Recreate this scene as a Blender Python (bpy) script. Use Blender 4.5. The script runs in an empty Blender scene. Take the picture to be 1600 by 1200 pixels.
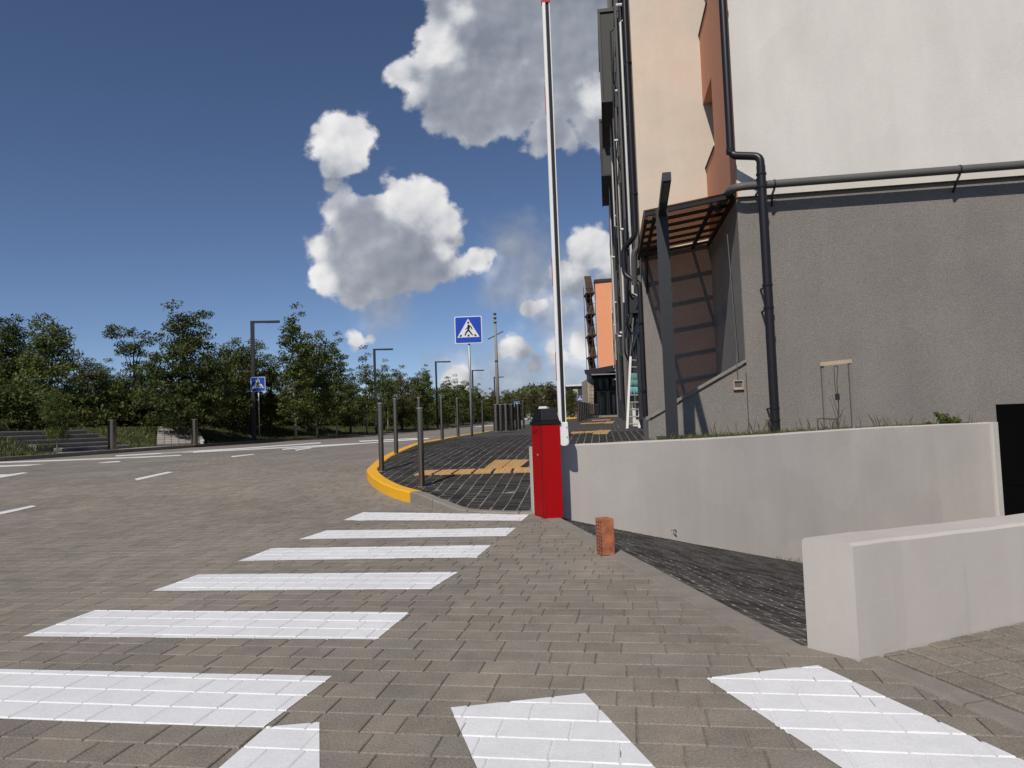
import bpy, bmesh, math, random
import numpy as np
from mathutils import Vector, Matrix, noise as mnoise
rnd = random.Random(7)
sc = bpy.context.scene
COL = sc.collection
R = math.radians

# ------------------------------------------------------------ camera
F_PX, CAM_H = 1110.0, 0.95
PITCH, ROLL = R(3.094), R(-2.08)
cam_d = bpy.data.cameras.new('camera')
cam = bpy.data.objects.new('camera', cam_d)
COL.objects.link(cam)
cam_d.sensor_width = 36.0
cam_d.lens = 36.0 * F_PX / 1600.0
cam_d.clip_start, cam_d.clip_end = 0.05, 12000
CAM_M = Matrix.Translation((0, 0, CAM_H)) @ Matrix.Rotation(R(90) + PITCH, 4, 'X') @ Matrix.Rotation(ROLL, 4, 'Z')
cam.matrix_world = CAM_M
sc.camera = cam

# ------------------------------------------------------------ light
SUN_EL, SHADOW_AZ = R(45), R(21)              # shadows fall away from the camera, a little to the right
sun_to = Vector((-math.sin(SHADOW_AZ) * math.cos(SUN_EL), -math.cos(SHADOW_AZ) * math.cos(SUN_EL), math.sin(SUN_EL)))
sd = bpy.data.lights.new('sun', 'SUN')
sd.energy, sd.angle, sd.color = 3.7, R(0.53), (1.0, 0.945, 0.87)
sun = bpy.data.objects.new('sun', sd)
COL.objects.link(sun)
sun.rotation_euler = sun_to.to_track_quat('Z', 'Y').to_euler()
sun.location = (-20, -40, 60)

vs = sc.view_settings
vs.view_transform, vs.look, vs.exposure, vs.gamma = 'Standard', 'None', 0.0, 1.0
vs.use_curve_mapping = False
sc.cycles.max_bounces = 6; sc.cycles.diffuse_bounces = 3; sc.cycles.glossy_bounces = 3; sc.cycles.transparent_max_bounces = 16
SKY_STR, SKY_TINT = 0.100, (0.90, 0.86, 0.86, 1)

def horizon(px): return 660.0 + 0.0363 * (800.0 - px)
def ray(px, py):
    d = CAM_M.to_3x3() @ Vector(((px - 800) / F_PX, (600 - py) / F_PX, -1))
    return d / d.y
def at(px, py, y):
    """the point seen at a pixel of the photograph, y metres ahead of the camera"""
    return Vector((0, 0, CAM_H)) + ray(px, py) * y

# ------------------------------------------------------------ world: Nishita sky with cumulus
w = bpy.data.worlds.new('World'); sc.world = w
w.use_nodes = True
nt = w.node_tree; nt.nodes.clear()
def N(t, **k):
    n = nt.nodes.new(t)
    for a, b in k.items(): setattr(n, a, b)
    return n
def L(a, b): nt.links.new(a, b)
def val(x, sock):
    if hasattr(x, 'links') or hasattr(x, 'is_linked'): L(x, sock)
    else: sock.default_value = x
def M(op, a, b=0.0, c=None, clamp=False):
    n = N('ShaderNodeMath', operation=op, use_clamp=clamp)
    val(a, n.inputs[0]); val(b, n.inputs[1])
    if c is not None: val(c, n.inputs[2])
    return n.outputs[0]
def smooth(x, a, b):
    n = N('ShaderNodeMapRange', interpolation_type='SMOOTHSTEP')
    val(x, n.inputs[0]); val(a, n.inputs[1]); val(b, n.inputs[2])
    return n.outputs[0]
sky = N('ShaderNodeTexSky', sky_type='NISHITA')
sky.sun_disc = False
sky.sun_elevation = SUN_EL
sky.sun_rotation = math.atan2(sun_to.x, sun_to.y)
sky.air_density, sky.dust_density, sky.ozone_density = 0.62, 0.15, 4.0
tint = N('ShaderNodeMix', data_type='RGBA', blend_type='MULTIPLY'); tint.inputs[0].default_value = 1.0
L(sky.outputs[0], tint.inputs[6]); tint.inputs[7].default_value = SKY_TINT
bg = N('ShaderNodeBackground'); bg.inputs['Strength'].default_value = SKY_STR
L(tint.outputs[2], bg.inputs['Color'])
wo = N('ShaderNodeOutputWorld'); L(bg.outputs[0], wo.inputs['Surface'])

# the cumulus stand on a far backdrop, 4 km away
CL_Y = 4000.0
m_cloud = bpy.data.materials.new('cumulus_clouds'); m_cloud.use_nodes = True
nt = m_cloud.node_tree; nt.nodes.clear()
geo_ = N('ShaderNodeNewGeometry')
sv_ = N('ShaderNodeVectorMath', operation='MULTIPLY_ADD'); L(geo_.outputs['Position'], sv_.inputs[0])
sv_.inputs[1].default_value = (1 / CL_Y, 0, 1 / CL_Y); sv_.inputs[2].default_value = (0, 0, -CAM_H / CL_Y)
sx = N('ShaderNodeSeparateXYZ'); L(sv_.outputs[0], sx.inputs[0])
cx = N('ShaderNodeCombineXYZ'); L(sx.outputs[0], cx.inputs[0]); L(sx.outputs[2], cx.inputs[1])
P = cx.outputs[0]
def fbm(scale, detail=8.0, rough=0.55, off=(0, 0, 0), src=P, dist=0.0):
    m = N('ShaderNodeVectorMath', operation='ADD'); L(src, m.inputs[0]); m.inputs[1].default_value = off
    n = N('ShaderNodeTexNoise'); L(m.outputs[0], n.inputs['Vector'])
    n.inputs['Scale'].default_value = scale; n.inputs['Detail'].default_value = detail
    n.inputs['Roughness'].default_value = rough; n.inputs['Distortion'].default_value = dist
    return n.outputs[0]
def billow(scale, off=(0, 0, 0), src=P):
    m = N('ShaderNodeVectorMath', operation='ADD'); L(src, m.inputs[0]); m.inputs[1].default_value = off
    n = N('ShaderNodeTexVoronoi', feature='SMOOTH_F1'); L(m.outputs[0], n.inputs['Vector'])
    n.inputs['Scale'].default_value = scale
    n.inputs['Smoothness'].default_value = 0.35
    n.inputs['Detail'].default_value = 2.0
    n.inputs['Roughness'].default_value = 0.5
    return n.outputs['Distance']
def field(blobs):
    """a rounded field: highest over a list of puffs given by where they stand in the sky"""
    out = None
    for bx, by, br in blobs:
        r_ = ray(bx, by)
        n = N('ShaderNodeVectorMath', operation='DISTANCE')
        L(P, n.inputs[0]); n.inputs[1].default_value = (r_.x, r_.z, 0)
        f = M('MULTIPLY_ADD', n.outputs['Value'], -F_PX / br, 1.0)
        f = M('MULTIPLY', f, 0.35 + 0.65 * br / 60.0)
        out = f if out is None else M('SMOOTH_MAX', out, f, 0.18)
    return out
mass = [(690, 100, 78), (640, 120, 58), (770, 80, 118), (815, 150, 82), (760, 160, 62), (880, 60, 118), (905, 150, 78),
        (790, -50, 150), (935, -40, 130), (700, 20, 40),
        (530, 222, 62), (520, 262, 36), (535, 300, 30),
        (535, 400, 62), (590, 350, 62), (645, 330, 72), (690, 360, 55), (640, 405, 82), (570, 430, 62), (742, 408, 34), (765, 398, 24), (718, 420, 34), (705, 400, 30), (505, 430, 30),
        (915, 395, 58), (905, 445, 58), (950, 440, 60), (850, 474, 22), (828, 480, 18), (868, 466, 22), (884, 480, 26), (560, 532, 24), (578, 528, 16), (722, 578, 28), (712, 598, 30),
        (795, 540, 28), (815, 552, 22), (780, 556, 22), (840, 570, 26), (870, 556, 34), (905, 540, 34), (640, 462, 26), (860, 200, 60), (930, 190, 50), (700, 180, 50), (565, 365, 66), (600, 430, 60), (580, 400, 60), (530, 320, 44), (520, 290, 30), (545, 340, 50), (690, 420, 50), (720, 180, 60), (760, 190, 50), (880, 420, 40), (930, 400, 50)]
thin = [(800, 380, 62), (830, 430, 70), (780, 440, 60), (800, 600, 85), (890, 600, 80), (740, 600, 60), (925, 500, 90), (860, 500, 60), (600, 465, 50)]
bright = [(655, 78, 60), (695, 92, 40), (625, 105, 42), (608, 125, 30), (640, 140, 30), (735, 15, 34),
          (530, 212, 54), (565, 222, 34), (500, 225, 36), (640, 300, 40), (668, 300, 36), (690, 325, 36), (705, 350, 30), (612, 312, 22), (515, 340, 20), (500, 388, 20),
          (500, 432, 24), (745, 406, 34), (720, 415, 24), (910, 372, 40), (945, 410, 36), (890, 430, 34), (850, 472, 26),
          (560, 528, 22), (722, 572, 26), (795, 535, 24), (875, 552, 26), (935, 150, 34), (900, 540, 30), (712, 600, 22), (930, 470, 30), (700, 395, 18), (765, 398, 18), (895, 470, 22)]
nz = fbm(8.5, 12.0, 0.61, dist=0.12)
bl = billow(20.0)
rough_ = M('ADD', M('MULTIPLY', M('SUBTRACT', nz, 0.5), 1.95), M('MULTIPLY', M('SUBTRACT', 0.45, bl), 0.42))
Fm = M('ADD', field(mass), rough_)
Ft = M('ADD', field(thin), M('MULTIPLY', M('SUBTRACT', fbm(7.0, 9.0, 0.62, (3.1, 1.7, 0)), 0.5), 3.2))
nzs = fbm(9.0, 6.0, 0.55, dist=0.3)
Fb = M('ADD', field(bright), M('ADD', M('MULTIPLY', M('SUBTRACT', nzs, 0.5), 2.5), M('MULTIPLY', M('SUBTRACT', nz, 0.5), 0.9)))
a_mass = smooth(Fm, -0.07, 0.17)
a_thin = M('MULTIPLY', smooth(Ft, -0.3, 1.0), 0.72)
# relief: the same billows read a little towards the sun are compared with themselves
dlt = (-0.008, 0.010, 0)
nz2 = fbm(8.0, 5.0, 0.5, (dlt[0], dlt[1], 0), dist=0.1); nz3 = fbm(8.0, 5.0, 0.5, dist=0.1); bl2 = billow(20.0, dlt)
rel = M('ADD', M('MULTIPLY', M('SUBTRACT', nz3, nz2), 5.0), M('MULTIPLY', M('SUBTRACT', bl2, bl), 0.7))
lit = M('ADD', M('MULTIPLY', smooth(Fb, -0.30, 0.62), 0.60), M('MULTIPLY', rel, 0.30))
lit = M('ADD', lit, M('MULTIPLY_ADD', smooth(Fm, 0.0, 0.75), -0.16, 0.34))
lit = M('ADD', lit, M('MULTIPLY', M('SUBTRACT', fbm(3.2, 5.0, 0.5, (8, 2, 0)), 0.5), 0.7), clamp=True)
ramp = N('ShaderNodeValToRGB'); L(lit, ramp.inputs[0])
el = ramp.color_ramp.elements
el[0].position, el[0].color = 0.0, (0.22, 0.245, 0.30, 1)
el[1].position, el[1].color = 1.0, (0.86, 0.85, 0.85, 1)
e = ramp.color_ramp.elements.new(0.30); e.color = (0.33, 0.355, 0.415, 1)
e = ramp.color_ramp.elements.new(0.62); e.color = (0.58, 0.595, 0.625, 1)
alpha = M('MAXIMUM', a_mass, a_thin)
emi = N('ShaderNodeEmission'); L(ramp.outputs[0], emi.inputs[0]); emi.inputs[1].default_value = 1.0
trn = N('ShaderNodeBsdfTransparent')
mx = N('ShaderNodeMixShader'); L(alpha, mx.inputs[0]); L(trn.outputs[0], mx.inputs[1]); L(emi.outputs[0], mx.inputs[2])
cmo = N('ShaderNodeOutputMaterial'); L(mx.outputs[0], cmo.inputs['Surface'])
def sky_quad(x0, x1, y0, y1):
    vs_ = [at(px_, py_, CL_Y) for px_, py_ in ((x0, y1), (x1, y1), (x1, y0), (x0, y0))]
    return [tuple(v_) for v_ in vs_]
sme = bpy.data.meshes.new('sky'); sme.from_pydata(sky_quad(400, 1120, -330, 700), [], [(0, 1, 2, 3)]); sme.materials.append(m_cloud)
sko = bpy.data.objects.new('sky', sme); COL.objects.link(sko); sko['kind'] = 'structure'

# ------------------------------------------------------------ materials
MATS = {}
def mat(name, col, rough=0.8, var=0.15, scale=3.0, bump=0.0, bscale=60.0, metal=0.0, island=0.0, hue=None,
        speck=0.0, sscale=90.0, spec=0.4, detail=5.0, stretch=None, world=True, blotch=0.0, blscale=0.6, bdist=0.01):
    if name in MATS: return MATS[name]
    m = bpy.data.materials.new(name); m.use_nodes = True
    t = m.node_tree; b = t.nodes['Principled BSDF']
    def nn(ty, **k):
        n = t.nodes.new(ty)
        for a, c in k.items(): setattr(n, a, c)
        return n
    def mm(op, a, b_, clamp=False):
        n = nn('ShaderNodeMath', operation=op, use_clamp=clamp)
        for i, x in enumerate((a, b_)):
            if hasattr(x, 'is_linked'): t.links.new(x, n.inputs[i])
            else: n.inputs[i].default_value = x
        return n.outputs[0]
    src = nn('ShaderNodeNewGeometry').outputs['Position'] if world else nn('ShaderNodeTexCoord').outputs['Object']
    if stretch:
        mp = nn('ShaderNodeMapping'); mp.inputs['Scale'].default_value = stretch
        t.links.new(src, mp.inputs[0]); src = mp.outputs[0]
    def noise(s, d=5.0, r=0.6):
        n = nn('ShaderNodeTexNoise'); t.links.new(src, n.inputs['Vector'])
        n.inputs['Scale'].default_value = s; n.inputs['Detail'].default_value = d; n.inputs['Roughness'].default_value = r
        return n.outputs[0]
    v = mm('MULTIPLY', mm('SUBTRACT', noise(scale, detail), 0.5), 2.0 * var * 1.6)
    if speck:
        v = mm('ADD', v, mm('MULTIPLY', mm('SUBTRACT', noise(sscale, 2.0, 0.9), 0.5), 2.0 * speck * 2.2))
    if blotch:
        v = mm('ADD', v, mm('MULTIPLY', mm('SUBTRACT', noise(blscale, 3.0, 0.5), 0.5), 2.0 * blotch * 1.6))
    if island:
        g = nn('ShaderNodeNewGeometry'); oi = nn('ShaderNodeObjectInfo')
        fr = mm('FRACT', mm('ADD', g.outputs['Random Per Island'], oi.outputs['Random']), 0)
        v = mm('ADD', v, mm('MULTIPLY', mm('SUBTRACT', fr, 0.5), 2 * island))
    v = mm('ADD', v, 1.0)
    base = nn('ShaderNodeMix', data_type='RGBA', blend_type='MIX')
    base.inputs[6].default_value = (*col, 1); base.inputs[7].default_value = (*(hue or col), 1)
    t.links.new(mm('MULTIPLY', mm('SUBTRACT', noise(scale * 0.37 + 0.2, 3.0), 0.35), 3.0, True), base.inputs[0])
    sc_ = nn('ShaderNodeVectorMath', operation='SCALE')
    t.links.new(base.outputs[2], sc_.inputs[0]); t.links.new(mm('MAXIMUM', v, 0.05), sc_.inputs['Scale'])
    t.links.new(sc_.outputs[0], b.inputs['Base Color'])
    b.inputs['Roughness'].default_value = rough; b.inputs['Metallic'].default_value = metal
    b.inputs['Specular IOR Level'].default_value = spec
    if bump:
        bn = nn('ShaderNodeBump'); bn.inputs['Strength'].default_value = bump; bn.inputs['Distance'].default_value = bdist
        t.links.new(noise(bscale, 4.0, 0.7), bn.inputs['Height']); t.links.new(bn.outputs[0], b.inputs['Normal'])
    MATS[name] = m
    return m
m_paver = mat('grey_concrete_paver', (0.248, 0.212, 0.170), 0.85, 0.17, 8.0, 0.6, 110, island=0.09, hue=(0.205, 0.183, 0.154), speck=0.36, sscale=120, blotch=0.22, blscale=0.6, bdist=0.004)
m_joint = mat('sand_in_joints', (0.225, 0.195, 0.157), 0.95, 0.75, 5.0, 0.3, 120, speck=0.25)
m_cobble = mat('dark_basalt_cobble', (0.040, 0.037, 0.034), 0.8, 0.3, 12.0, 0.5, 120, island=0.35, speck=0.3, sscale=180, spec=0.12, bdist=0.005)
m_cobble_r = mat('worn_ramp_cobble', (0.060, 0.056, 0.052), 0.8, 0.3, 12.0, 0.5, 120, island=0.45, speck=0.4, sscale=150, spec=0.12, bdist=0.005)
m_grout_r = mat('sandy_ramp_grout', (0.30, 0.28, 0.255), 0.95, 0.7, 4.0, 0.3, 90, speck=0.3)
m_grout = mat('pale_cobble_grout', (0.27, 0.255, 0.23), 0.95, 0.8, 3.0, 0.3, 90, speck=0.4, sscale=40, hue=(0.12, 0.113, 0.10))
m_paint = mat('white_road_paint', (0.74, 0.735, 0.73), 0.6, 0.07, 12.0, 0.35, 70, speck=0.07, sscale=90, blotch=0.07, blscale=1.6, island=0.025, bdist=0.003)
m_kerb = mat('grey_kerb_concrete', (0.235, 0.21, 0.178), 0.85, 0.18, 7.0, 0.3, 120, speck=0.15, sscale=150)
m_yellow = mat('yellow_kerb_paint', (0.83, 0.42, 0.012), 0.55, 0.07, 8.0, 0.2, 90)
m_wall = mat('off_white_painted_plaster', (0.515, 0.468, 0.42), 0.8, 0.04, 2.0, 0.12, 9, hue=(0.49, 0.45, 0.41), blotch=0.06, blscale=0.9, bdist=0.012)
m_stucco_w = mat('white_stucco', (0.66, 0.625, 0.575), 0.9, 0.04, 2.5, 0.5, 70, hue=(0.61, 0.58, 0.53), speck=0.05, sscale=80, blotch=0.035, blscale=0.5, stretch=(1, 1, 0.5), bdist=0.01)
m_stucco_c = mat('cream_stucco', (0.66, 0.54, 0.43), 0.9, 0.05, 2.0, 0.5, 70, hue=(0.60, 0.52, 0.43), speck=0.05, sscale=80, bdist=0.01)
m_stucco_o = mat('orange_stucco', (0.62, 0.275, 0.16), 0.9, 0.05, 2.0, 0.4, 70, speck=0.04, bdist=0.01)
m_orange2 = mat('bright_orange_render', (0.80, 0.335, 0.175), 0.9, 0.04, 1.0)
m_plinth = mat('grey_pebble_dash', (0.250, 0.222, 0.198), 0.95, 0.08, 1.2, 0.9, 85, hue=(0.222, 0.204, 0.186), speck=0.40, sscale=75, blotch=0.06, blscale=0.4, bdist=0.015)
m_dkmetal = mat('dark_anthracite_metal', (0.022, 0.023, 0.027), 0.5, 0.1, 3.0)
m_black = mat('matte_black_panel', (0.003, 0.003, 0.003), 0.9, 0.1, 3.0, spec=0.05)
m_pipe_dk = mat('dark_brown_downpipe', (0.014, 0.012, 0.014), 0.38, 0.1, 3.0)
m_pipe_gr = mat('grey_plastic_pipe', (0.10, 0.095, 0.09), 0.6, 0.1, 3.0)
m_steel = mat('brushed_stainless_steel', (0.27, 0.22, 0.18), 0.22, 0.12, 14.0, metal=1.0, stretch=(1, 1, 0.05))
m_galv = mat('galvanised_steel', (0.40, 0.41, 0.42), 0.5, 0.1, 8.0, metal=0.6)
m_red = mat('red_powder_coat', (0.33, 0.001, 0.002), 0.5, 0.05, 3.0, speck=0.02, spec=0.15)
m_redholes = mat('dark_red_print', (0.07, 0.004, 0.008), 0.6, 0.05, 3.0)
m_hood = mat('black_plastic_hood', (0.007, 0.0075, 0.009), 0.6, 0.1, 3.0, spec=0.2)
m_white = mat('white_plastic', (0.72, 0.71, 0.69), 0.45, 0.03, 3.0)
m_rubber = mat('black_rubber', (0.008, 0.008, 0.008), 0.7, 0.05, 3.0)
m_redtape = mat('red_reflective_tape', (0.45, 0.01, 0.03), 0.4, 0.05, 3.0)
m_brick = mat('red_clay_brick', (0.46, 0.15, 0.06), 0.95, 0.5, 14.0, 0.7, 60, hue=(0.30, 0.11, 0.07), speck=0.2, sscale=90, bdist=0.006)
m_blue = mat('blue_sign_face', (0.005, 0.055, 0.42), 0.5, 0.03, 3.0)
m_signw = mat('white_sign_face', (0.72, 0.73, 0.74), 0.5, 0.03, 3.0)
m_signk = mat('black_sign_print', (0.006, 0.006, 0.006), 0.6, 0.03, 3.0)
m_tactile = mat('ochre_tactile_tile', (0.50, 0.30, 0.125), 0.85, 0.12, 6.0, 0.2, 120, island=0.08)
m_poly = None
m_grass_soil = mat('grassy_soil', (0.045, 0.055, 0.016), 0.95, 0.4, 1.5, 0.5, 25, hue=(0.055, 0.050, 0.022))
m_ground = mat('dry_field_ground', (0.07, 0.065, 0.035), 0.95, 0.3, 0.2)
m_grassblade = mat('grass_blade_green', (0.085, 0.105, 0.022), 0.7, 0.3, 0.6, island=0.4, hue=(0.075, 0.075, 0.022))
m_dryweed = mat('dry_weed_stalk', (0.11, 0.085, 0.045), 0.9, 0.3, 2.0, island=0.3)
m_bark = mat('grey_brown_bark', (0.085, 0.070, 0.052), 0.95, 0.3, 8.0, 0.5, 30, stretch=(1, 1, 0.25))
m_bark_pale = mat('pale_young_bark', (0.22, 0.20, 0.165), 0.9, 0.3, 8.0, 0.3, 30, stretch=(1, 1, 0.25))
m_wood = mat('raw_pine_timber', (0.42, 0.31, 0.22), 0.85, 0.2, 8.0, stretch=(1, 1, 0.2))
m_cloth = mat('faded_teal_cloth', (0.12, 0.30, 0.27), 0.95, 0.15, 8.0)
m_cloth2 = mat('light_blue_cloth', (0.16, 0.38, 0.42), 0.95, 0.15, 8.0)
m_alu = mat('pale_aluminium', (0.62, 0.61, 0.57), 0.5, 0.05, 3.0, metal=0.2)
m_entglass = mat('reflective_entrance_glass', (0.16, 0.165, 0.18), 0.12, 0.1, 1.0, metal=1.0)
m_facade = mat('grey_facade_plaster', (0.15, 0.14, 0.13), 0.9, 0.15, 1.0, 0.2, 60)
m_glassdk = mat('dark_window_glass', (0.015, 0.018, 0.022), 0.06, 0.1, 1.0, spec=0.8)
m_brownframe = mat('rusty_brown_steel', (0.060, 0.038, 0.025), 0.7, 0.3, 3.0)
m_sandstone = mat('beige_stone_cladding', (0.36, 0.30, 0.22), 0.9, 0.25, 2.0, 0.3, 40, island=0.2)
m_step = mat('grey_stair_concrete', (0.17, 0.165, 0.155), 0.85, 0.2, 4.0)
m_concrete_pole = mat('weathered_concrete_pole', (0.26, 0.245, 0.215), 0.9, 0.15, 2.0)
m_pink = mat('pink_house_render', (0.35, 0.17, 0.15), 0.9, 0.1, 1.0)
m_greenhouse = mat('pale_green_render', (0.40, 0.42, 0.30), 0.9, 0.1, 1.0)
m_roof = mat('dark_roof_tiles', (0.035, 0.030, 0.032), 0.8, 0.2, 2.0)

def streaks(m, amt, sc_x=5.0, patch=0.08, crack=0.0):
    """run-off streaks, roller patches and fine crack lines that belong to the plaster itself"""
    t = m.node_tree; b = t.nodes['Principled BSDF']
    g = t.nodes.new('ShaderNodeNewGeometry'); mp = t.nodes.new('ShaderNodeMapping'); mp.inputs['Scale'].default_value = (1, 1, 0.10)
    t.links.new(g.outputs['Position'], mp.inputs[0])
    n1 = t.nodes.new('ShaderNodeTexNoise'); n1.inputs['Scale'].default_value = sc_x; n1.inputs['Detail'].default_value = 6; n1.inputs['Roughness'].default_value = .65; t.links.new(mp.outputs[0], n1.inputs[0])
    v1 = t.nodes.new('ShaderNodeTexVoronoi'); v1.distance = 'CHEBYCHEV'; v1.inputs['Scale'].default_value = 1.3; v1.inputs['Randomness'].default_value = .8; t.links.new(g.outputs['Position'], v1.inputs[0])
    n3 = t.nodes.new('ShaderNodeTexNoise'); n3.inputs['Scale'].default_value = 1.1; n3.inputs['Detail'].default_value = 7; n3.inputs['Distortion'].default_value = 1.5; t.links.new(g.outputs['Position'], n3.inputs[0])
    def mm(op, a, c, cl=False):
        n = t.nodes.new('ShaderNodeMath'); n.operation = op; n.use_clamp = cl
        for i, x in enumerate((a, c)):
            if hasattr(x, 'is_linked'): t.links.new(x, n.inputs[i])
            else: n.inputs[i].default_value = x
        return n.outputs[0]
    sep = t.nodes.new('ShaderNodeSeparateColor'); t.links.new(v1.outputs['Color'], sep.inputs[0])
    k = mm('ADD', 1.0, mm('MULTIPLY', mm('SUBTRACT', n1.outputs[0], .5), amt * 3))
    k = mm('ADD', k, mm('MULTIPLY', mm('SUBTRACT', sep.outputs[0], .5), patch))
    if crack:
        line = mm('SUBTRACT', 1.0, mm('MULTIPLY', mm('ABSOLUTE', mm('SUBTRACT', n3.outputs[0], .5), 0), 110.0), True)
        line = mm('MAXIMUM', line, 0.0)
        k = mm('ADD', k, mm('MULTIPLY', line, crack))
    old = b.inputs['Base Color'].links[0].from_socket
    sc2 = t.nodes.new('ShaderNodeVectorMath'); sc2.operation = 'SCALE'; t.links.new(old, sc2.inputs[0]); t.links.new(k, sc2.inputs['Scale']); t.links.new(sc2.outputs[0], b.inputs['Base Color'])
streaks(m_wall, 0.08, 3.0, 0.06, 0.035)
streaks(m_stucco_w, 0.045, 2.0, 0.035)
streaks(m_stucco_c, 0.06, 2.0, 0.03)
streaks(m_plinth, 0.10, 1.6, 0.02)
def leaf_mat(name, c1, c2):
    m = mat(name, c1, 0.6, 0.25, 0.9, island=0.35, hue=c2, spec=0.25)
    t = m.node_tree; b = t.nodes['Principled BSDF']; out = t.nodes['Material Output']
    tr = t.nodes.new('ShaderNodeBsdfTranslucent'); tr.inputs[0].default_value = (c1[0] * 1.4, c1[1] * 1.6, c1[2], 1)
    ms = t.nodes.new('ShaderNodeMixShader'); ms.inputs[0].default_value = 0.22
    t.links.new(b.outputs[0], ms.inputs[1]); t.links.new(tr.outputs[0], ms.inputs[2]); t.links.new(ms.outputs[0], out.inputs['Surface'])
    return m
m_leaf = [leaf_mat('dark_green_leaves', (0.066, 0.086, 0.024), (0.092, 0.105, 0.030)),
          leaf_mat('mid_green_leaves', (0.092, 0.118, 0.030), (0.118, 0.130, 0.036)),
          leaf_mat('olive_green_leaves', (0.105, 0.108, 0.030), (0.125, 0.105, 0.032)),
          leaf_mat('brownish_leaves', (0.095, 0.065, 0.026), (0.07, 0.07, 0.023))]

# brown tinted polycarbonate: a real see-through sheet
m_poly = bpy.data.materials.new('brown_polycarbonate'); m_poly.use_nodes = True
_t = m_poly.node_tree; _b = _t.nodes['Principled BSDF']; _o = _t.nodes['Material Output']
_b.inputs['Base Color'].default_value = (0.07, 0.045, 0.032, 1); _b.inputs['Roughness'].default_value = 0.4
_tp = _t.nodes.new('ShaderNodeBsdfTransparent'); _tp.inputs[0].default_value = (0.56, 0.43, 0.37, 1)
_tl = _t.nodes.new('ShaderNodeBsdfTranslucent'); _tl.inputs[0].default_value = (0.045, 0.028, 0.018, 1)
_m1 = _t.nodes.new('ShaderNodeMixShader'); _m1.inputs[0].default_value = 0.5
_m2 = _t.nodes.new('ShaderNodeMixShader'); _m2.inputs[0].default_value = 0.78
_t.links.new(_b.outputs[0], _m1.inputs[1]); _t.links.new(_tl.outputs[0], _m1.inputs[2])
_t.links.new(_m1.outputs[0], _m2.inputs[1]); _t.links.new(_tp.outputs[0], _m2.inputs[2])
_t.links.new(_m2.outputs[0], _o.inputs['Surface'])

# far road surface: procedural courses where single blocks can no longer be told apart
def far_pave(name, c1, c2, mortar, bw, rh, rot, msize=0.008, mscale=1.0):
    m = mat(name, c1, 0.85, 0.15, 2.0, hue=c2, speck=0.1, sscale=40, blotch=0.2, blscale=0.5)
    t = m.node_tree; b = t.nodes['Principled BSDF']
    geo = t.nodes.new('ShaderNodeNewGeometry'); mp = t.nodes.new('ShaderNodeMapping')
    mp.inputs['Rotation'].default_value = (0, 0, rot)
    t.links.new(geo.outputs['Position'], mp.inputs[0])
    br = t.nodes.new('ShaderNodeTexBrick'); t.links.new(mp.outputs[0], br.inputs['Vector'])
    br.inputs['Color1'].default_value = (0.88, 0.88, 0.88, 1); br.inputs['Color2'].default_value = (1.1, 1.1, 1.1, 1)
    br.inputs['Mortar'].default_value = (*mortar, 1); br.inputs['Scale'].default_value = 1.0
    br.inputs['Mortar Size'].default_value = msize; br.inputs['Brick Width'].default_value = bw; br.inputs['Row Height'].default_value = rh
    old = b.inputs['Base Color'].links[0].from_socket
    mu = t.nodes.new('ShaderNodeMix'); mu.data_type = 'RGBA'; mu.blend_type = 'MULTIPLY'; mu.inputs[0].default_value = 1.0
    t.links.new(old, mu.inputs[6]); t.links.new(br.outputs['Color'], mu.inputs[7]); t.links.new(mu.outputs[2], b.inputs['Base Color'])
    return m
m_farroad = far_pave('far_grey_paving', (0.250, 0.220, 0.184), (0.225, 0.203, 0.173), (0.7, 0.66, 0.6), 0.17, 0.135, R(9.7))
m_farwalk = far_pave('far_dark_paving', (0.040, 0.037, 0.035), (0.048, 0.045, 0.042), (3.0, 2.8, 2.6), 0.16, 0.135, R(7.7 + 90), 0.008)

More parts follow.
